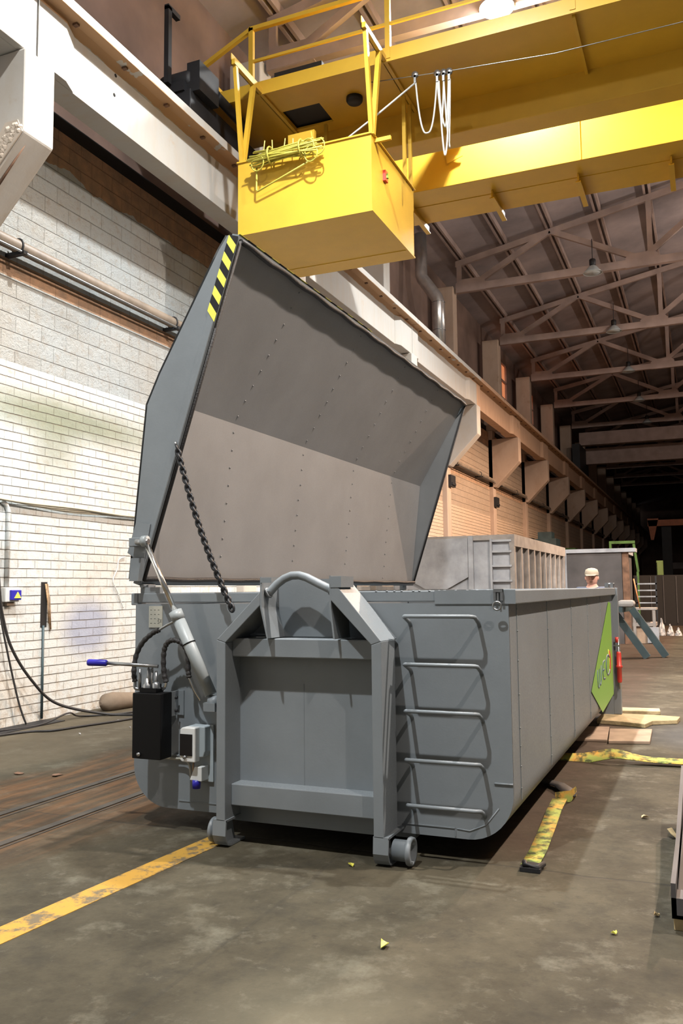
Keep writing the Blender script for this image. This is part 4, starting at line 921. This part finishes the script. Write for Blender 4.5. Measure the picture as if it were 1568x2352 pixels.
MB().lathe((1.90, 8.47, 1.63), [(.098, 0), (.10, .04), (.085, .085), (.045, .105), (.001, .11)], 22).prism([(1.82, 8.40, 1.635), (1.98, 8.40, 1.635), (1.96, 8.30, 1.62), (1.84, 8.30, 1.62)], (0, 0, .01)).build('cap', M['cap'], pr_)
# teal trestle with cloth, bench, stairs etc.
tr = thing('teal_trestle', 'slanting teal steel trestle beams right of the container\'s rear end', 'trestle', (2.0, 14, 0))
for a_, b_ in (((1.62, 14.1, 1.0), (2.28, 14.1, .02)), ((1.98, 14.5, 1.0), (2.62, 14.5, .02))):
    MB().bar(a_, b_, .14, .16, (0, 1, 0)).build('slanting_beam', M['teal'], tr)
MB().bar((1.78, 13.5, 1.0), (1.9, 15.2, 1.0), .2, .10).build('top_beam', M['teal'], tr)
MB().box((1.5, 14.6, .0), (1.62, 14.72, 1.0)).build('upright', M['teal'], tr)
cloth = MB().box((1.78, 13.55, 1.05), (2.10, 13.95, 1.19)).build('white_cloth', M['cream'], None, .06); tag(cloth, 'folded white cloth bundle on top of the teal trestle', 'cloth')
bn = thing('work_bench', 'grey-brown steel bench with open shelf behind the teal trestle', 'bench', (1.9, 19, 0))
MB().box((1.65, 18.95, .86), (2.23, 19.8, .91)).build('bench_top', M['grey2b'], bn)
MB().box((1.65, 18.97, .44), (2.21, 19.8, .53)).build('shelf', M['grey2b'], bn)
for xx in (1.66, 2.14): MB().box((xx, 18.96, 0), (xx+.07, 19.03, .87)).build('leg', M['grey2b'], bn)
MB().box((1.72, 19.05, .0), (2.14, 19.7, .44)).build('crate', M['ply'], bn)
MB().box((2.0, 18.9, .02), (2.28, 18.98, .42)).build('side_sheet', M['grey2'], bn)
st = thing('rung_rack', 'dark rack with pale horizontal rungs behind the steel bench', 'rack', (1.9, 20.4, 0))
for xx in (1.66, 2.16): MB().box((xx, 20.4, .0), (xx+.04, 20.46, 1.75)).build('upright', M['dark'], st)
for z_ in (1.0, 1.17, 1.34, 1.52): MB().box((1.66, 20.4, z_), (2.2, 20.46, z_+.035)).build('rung', M['grey2'], st)
tag(MB().tube([(1.74, 18.6, 1.66), (1.85, 18.8, .91)], .016, 8).build('broom_handle', mat('orange_wood', (.62, .25, .10), .6)), 'orange wooden handle leaning above the steel bench', 'handle')
for i, (xx, hh) in enumerate(((2.16, .50), (2.40, .32), (2.62, .22))):
    o = MB().lathe((xx, 23.0, 0), [(.001, 0), (.105, 0), (.10, hh*.2), (.085, hh*.4), (.06, hh*.6), (.03, hh*.8), (.012, hh), (.001, hh+.01)], 11, smooth=False)
    o.v = [(a_+random.uniform(-.02, .02)*(c_ > .02), b_+random.uniform(-.03, .03)*(c_ > .02), max(0, c_+random.uniform(-.04, .02)*(c_ > .02))) for a_, b_, c_ in o.v]
    o = o.build('white_bag', M['cream'])
    tag(o, ['tall peaked', 'middle lumpy', 'low outermost'][i]+' white bag of the heap on the floor at the far right', 'bag')
pt = thing('dark_partition', 'black partition wall standing far back at the right edge', 'partition', (4, 30, 0))
MB().box((.9, 30, .0), (12, 30.1, 1.89)).build('panel', M['hole'], pt)
for i in range(4): MB().box((1.5+i*.45, 29.97, .1), (1.52+i*.45, 30, 1.85)).build('batten', M['tower'], pt)
gr = thing('green_gantry', 'bright green steel gantry above the dark bin in the distance', 'gantry', (.8, 28, 0))
MB().box((.25, 28, 3.02), (1.14, 28.1, 3.12)).build('top_bar', M['green_mach'], gr)
MB().bar((1.10, 28, 3.0), (1.22, 28, 2.0), .08, .08).bar((1.2, 28, 2.0), (1.2, 28, 0), .08, .08).build('right_post', M['green_mach'], gr)
MB().box((.25, 28, 0), (.33, 28.1, 3.02)).build('left_post', M['green_mach'], gr)
tag(MB().box((1.72, 30.5, 0), (1.95, 30.9, 2.45)).box((1.75, 30.4, 1.9), (1.92, 30.5, 2.4)).build('green_machine', mat('lime_machine', (.10, .15, .04), .6)), 'lime green machine post standing behind the black partition', 'machine')
op = thing('orange_portal', 'dim orange portal frame in the dark distance at the right edge', 'portal frame', (1.5, 55, 0))
MB().box((.08, 55, 5.4), (9, 55.4, 5.8)).build('cross_girder', M['orange_mach'], op)
MB().prism([(.06, 55, 5.9), (.75, 55, 5.9), (.42, 55, 4.5), (.25, 55, 4.5)], (0, .3, 0)).build('left_bracket', M['orange_mach'], op)
MB().box((.9, 55.4, 0), (1.5, 56, 5.4)).build('leg', M['dark'], op); MB().box((5.9, 55.4, 0), (6.5, 56, 5.4)).build('leg', M['dark'], op)
MB().box((1.5, 55.3, 2.6), (9, 55.4, 3.0)).build('lower_girder', M['tower'], op)
for i, (yy, c_) in enumerate(((33.5, 'teal'), (41.0, 'green_mach'))):
    tag(MB().box((-3.4, yy, 0), (-2.5, yy+1.2, 3.6-.4*i)).box((-3.3, yy+.1, 3.2-.4*i), (-2.7, yy+.9, 3.9-.4*i)).build('wall_cabinet', M[c_]), ['dark teal', 'dark green'][i]+' tall cabinet against the dim far left wall', 'cabinet')
for i, (yy, z0_) in enumerate(((20.3, 4.5), (26.3, 4.4))):
    tag(MB().box((-3.5, yy-.25 , z0_), (-3.41, yy+.25, z0_+.35)).box((-3.41, yy-.2, z0_+.05), (-3.38, yy+.2, z0_+.12)).build('junction_box', M['dark']), ['black junction box on the wall under the corbel right of the lid', 'black junction box on the wall, next one further back'][i], 'junction box')
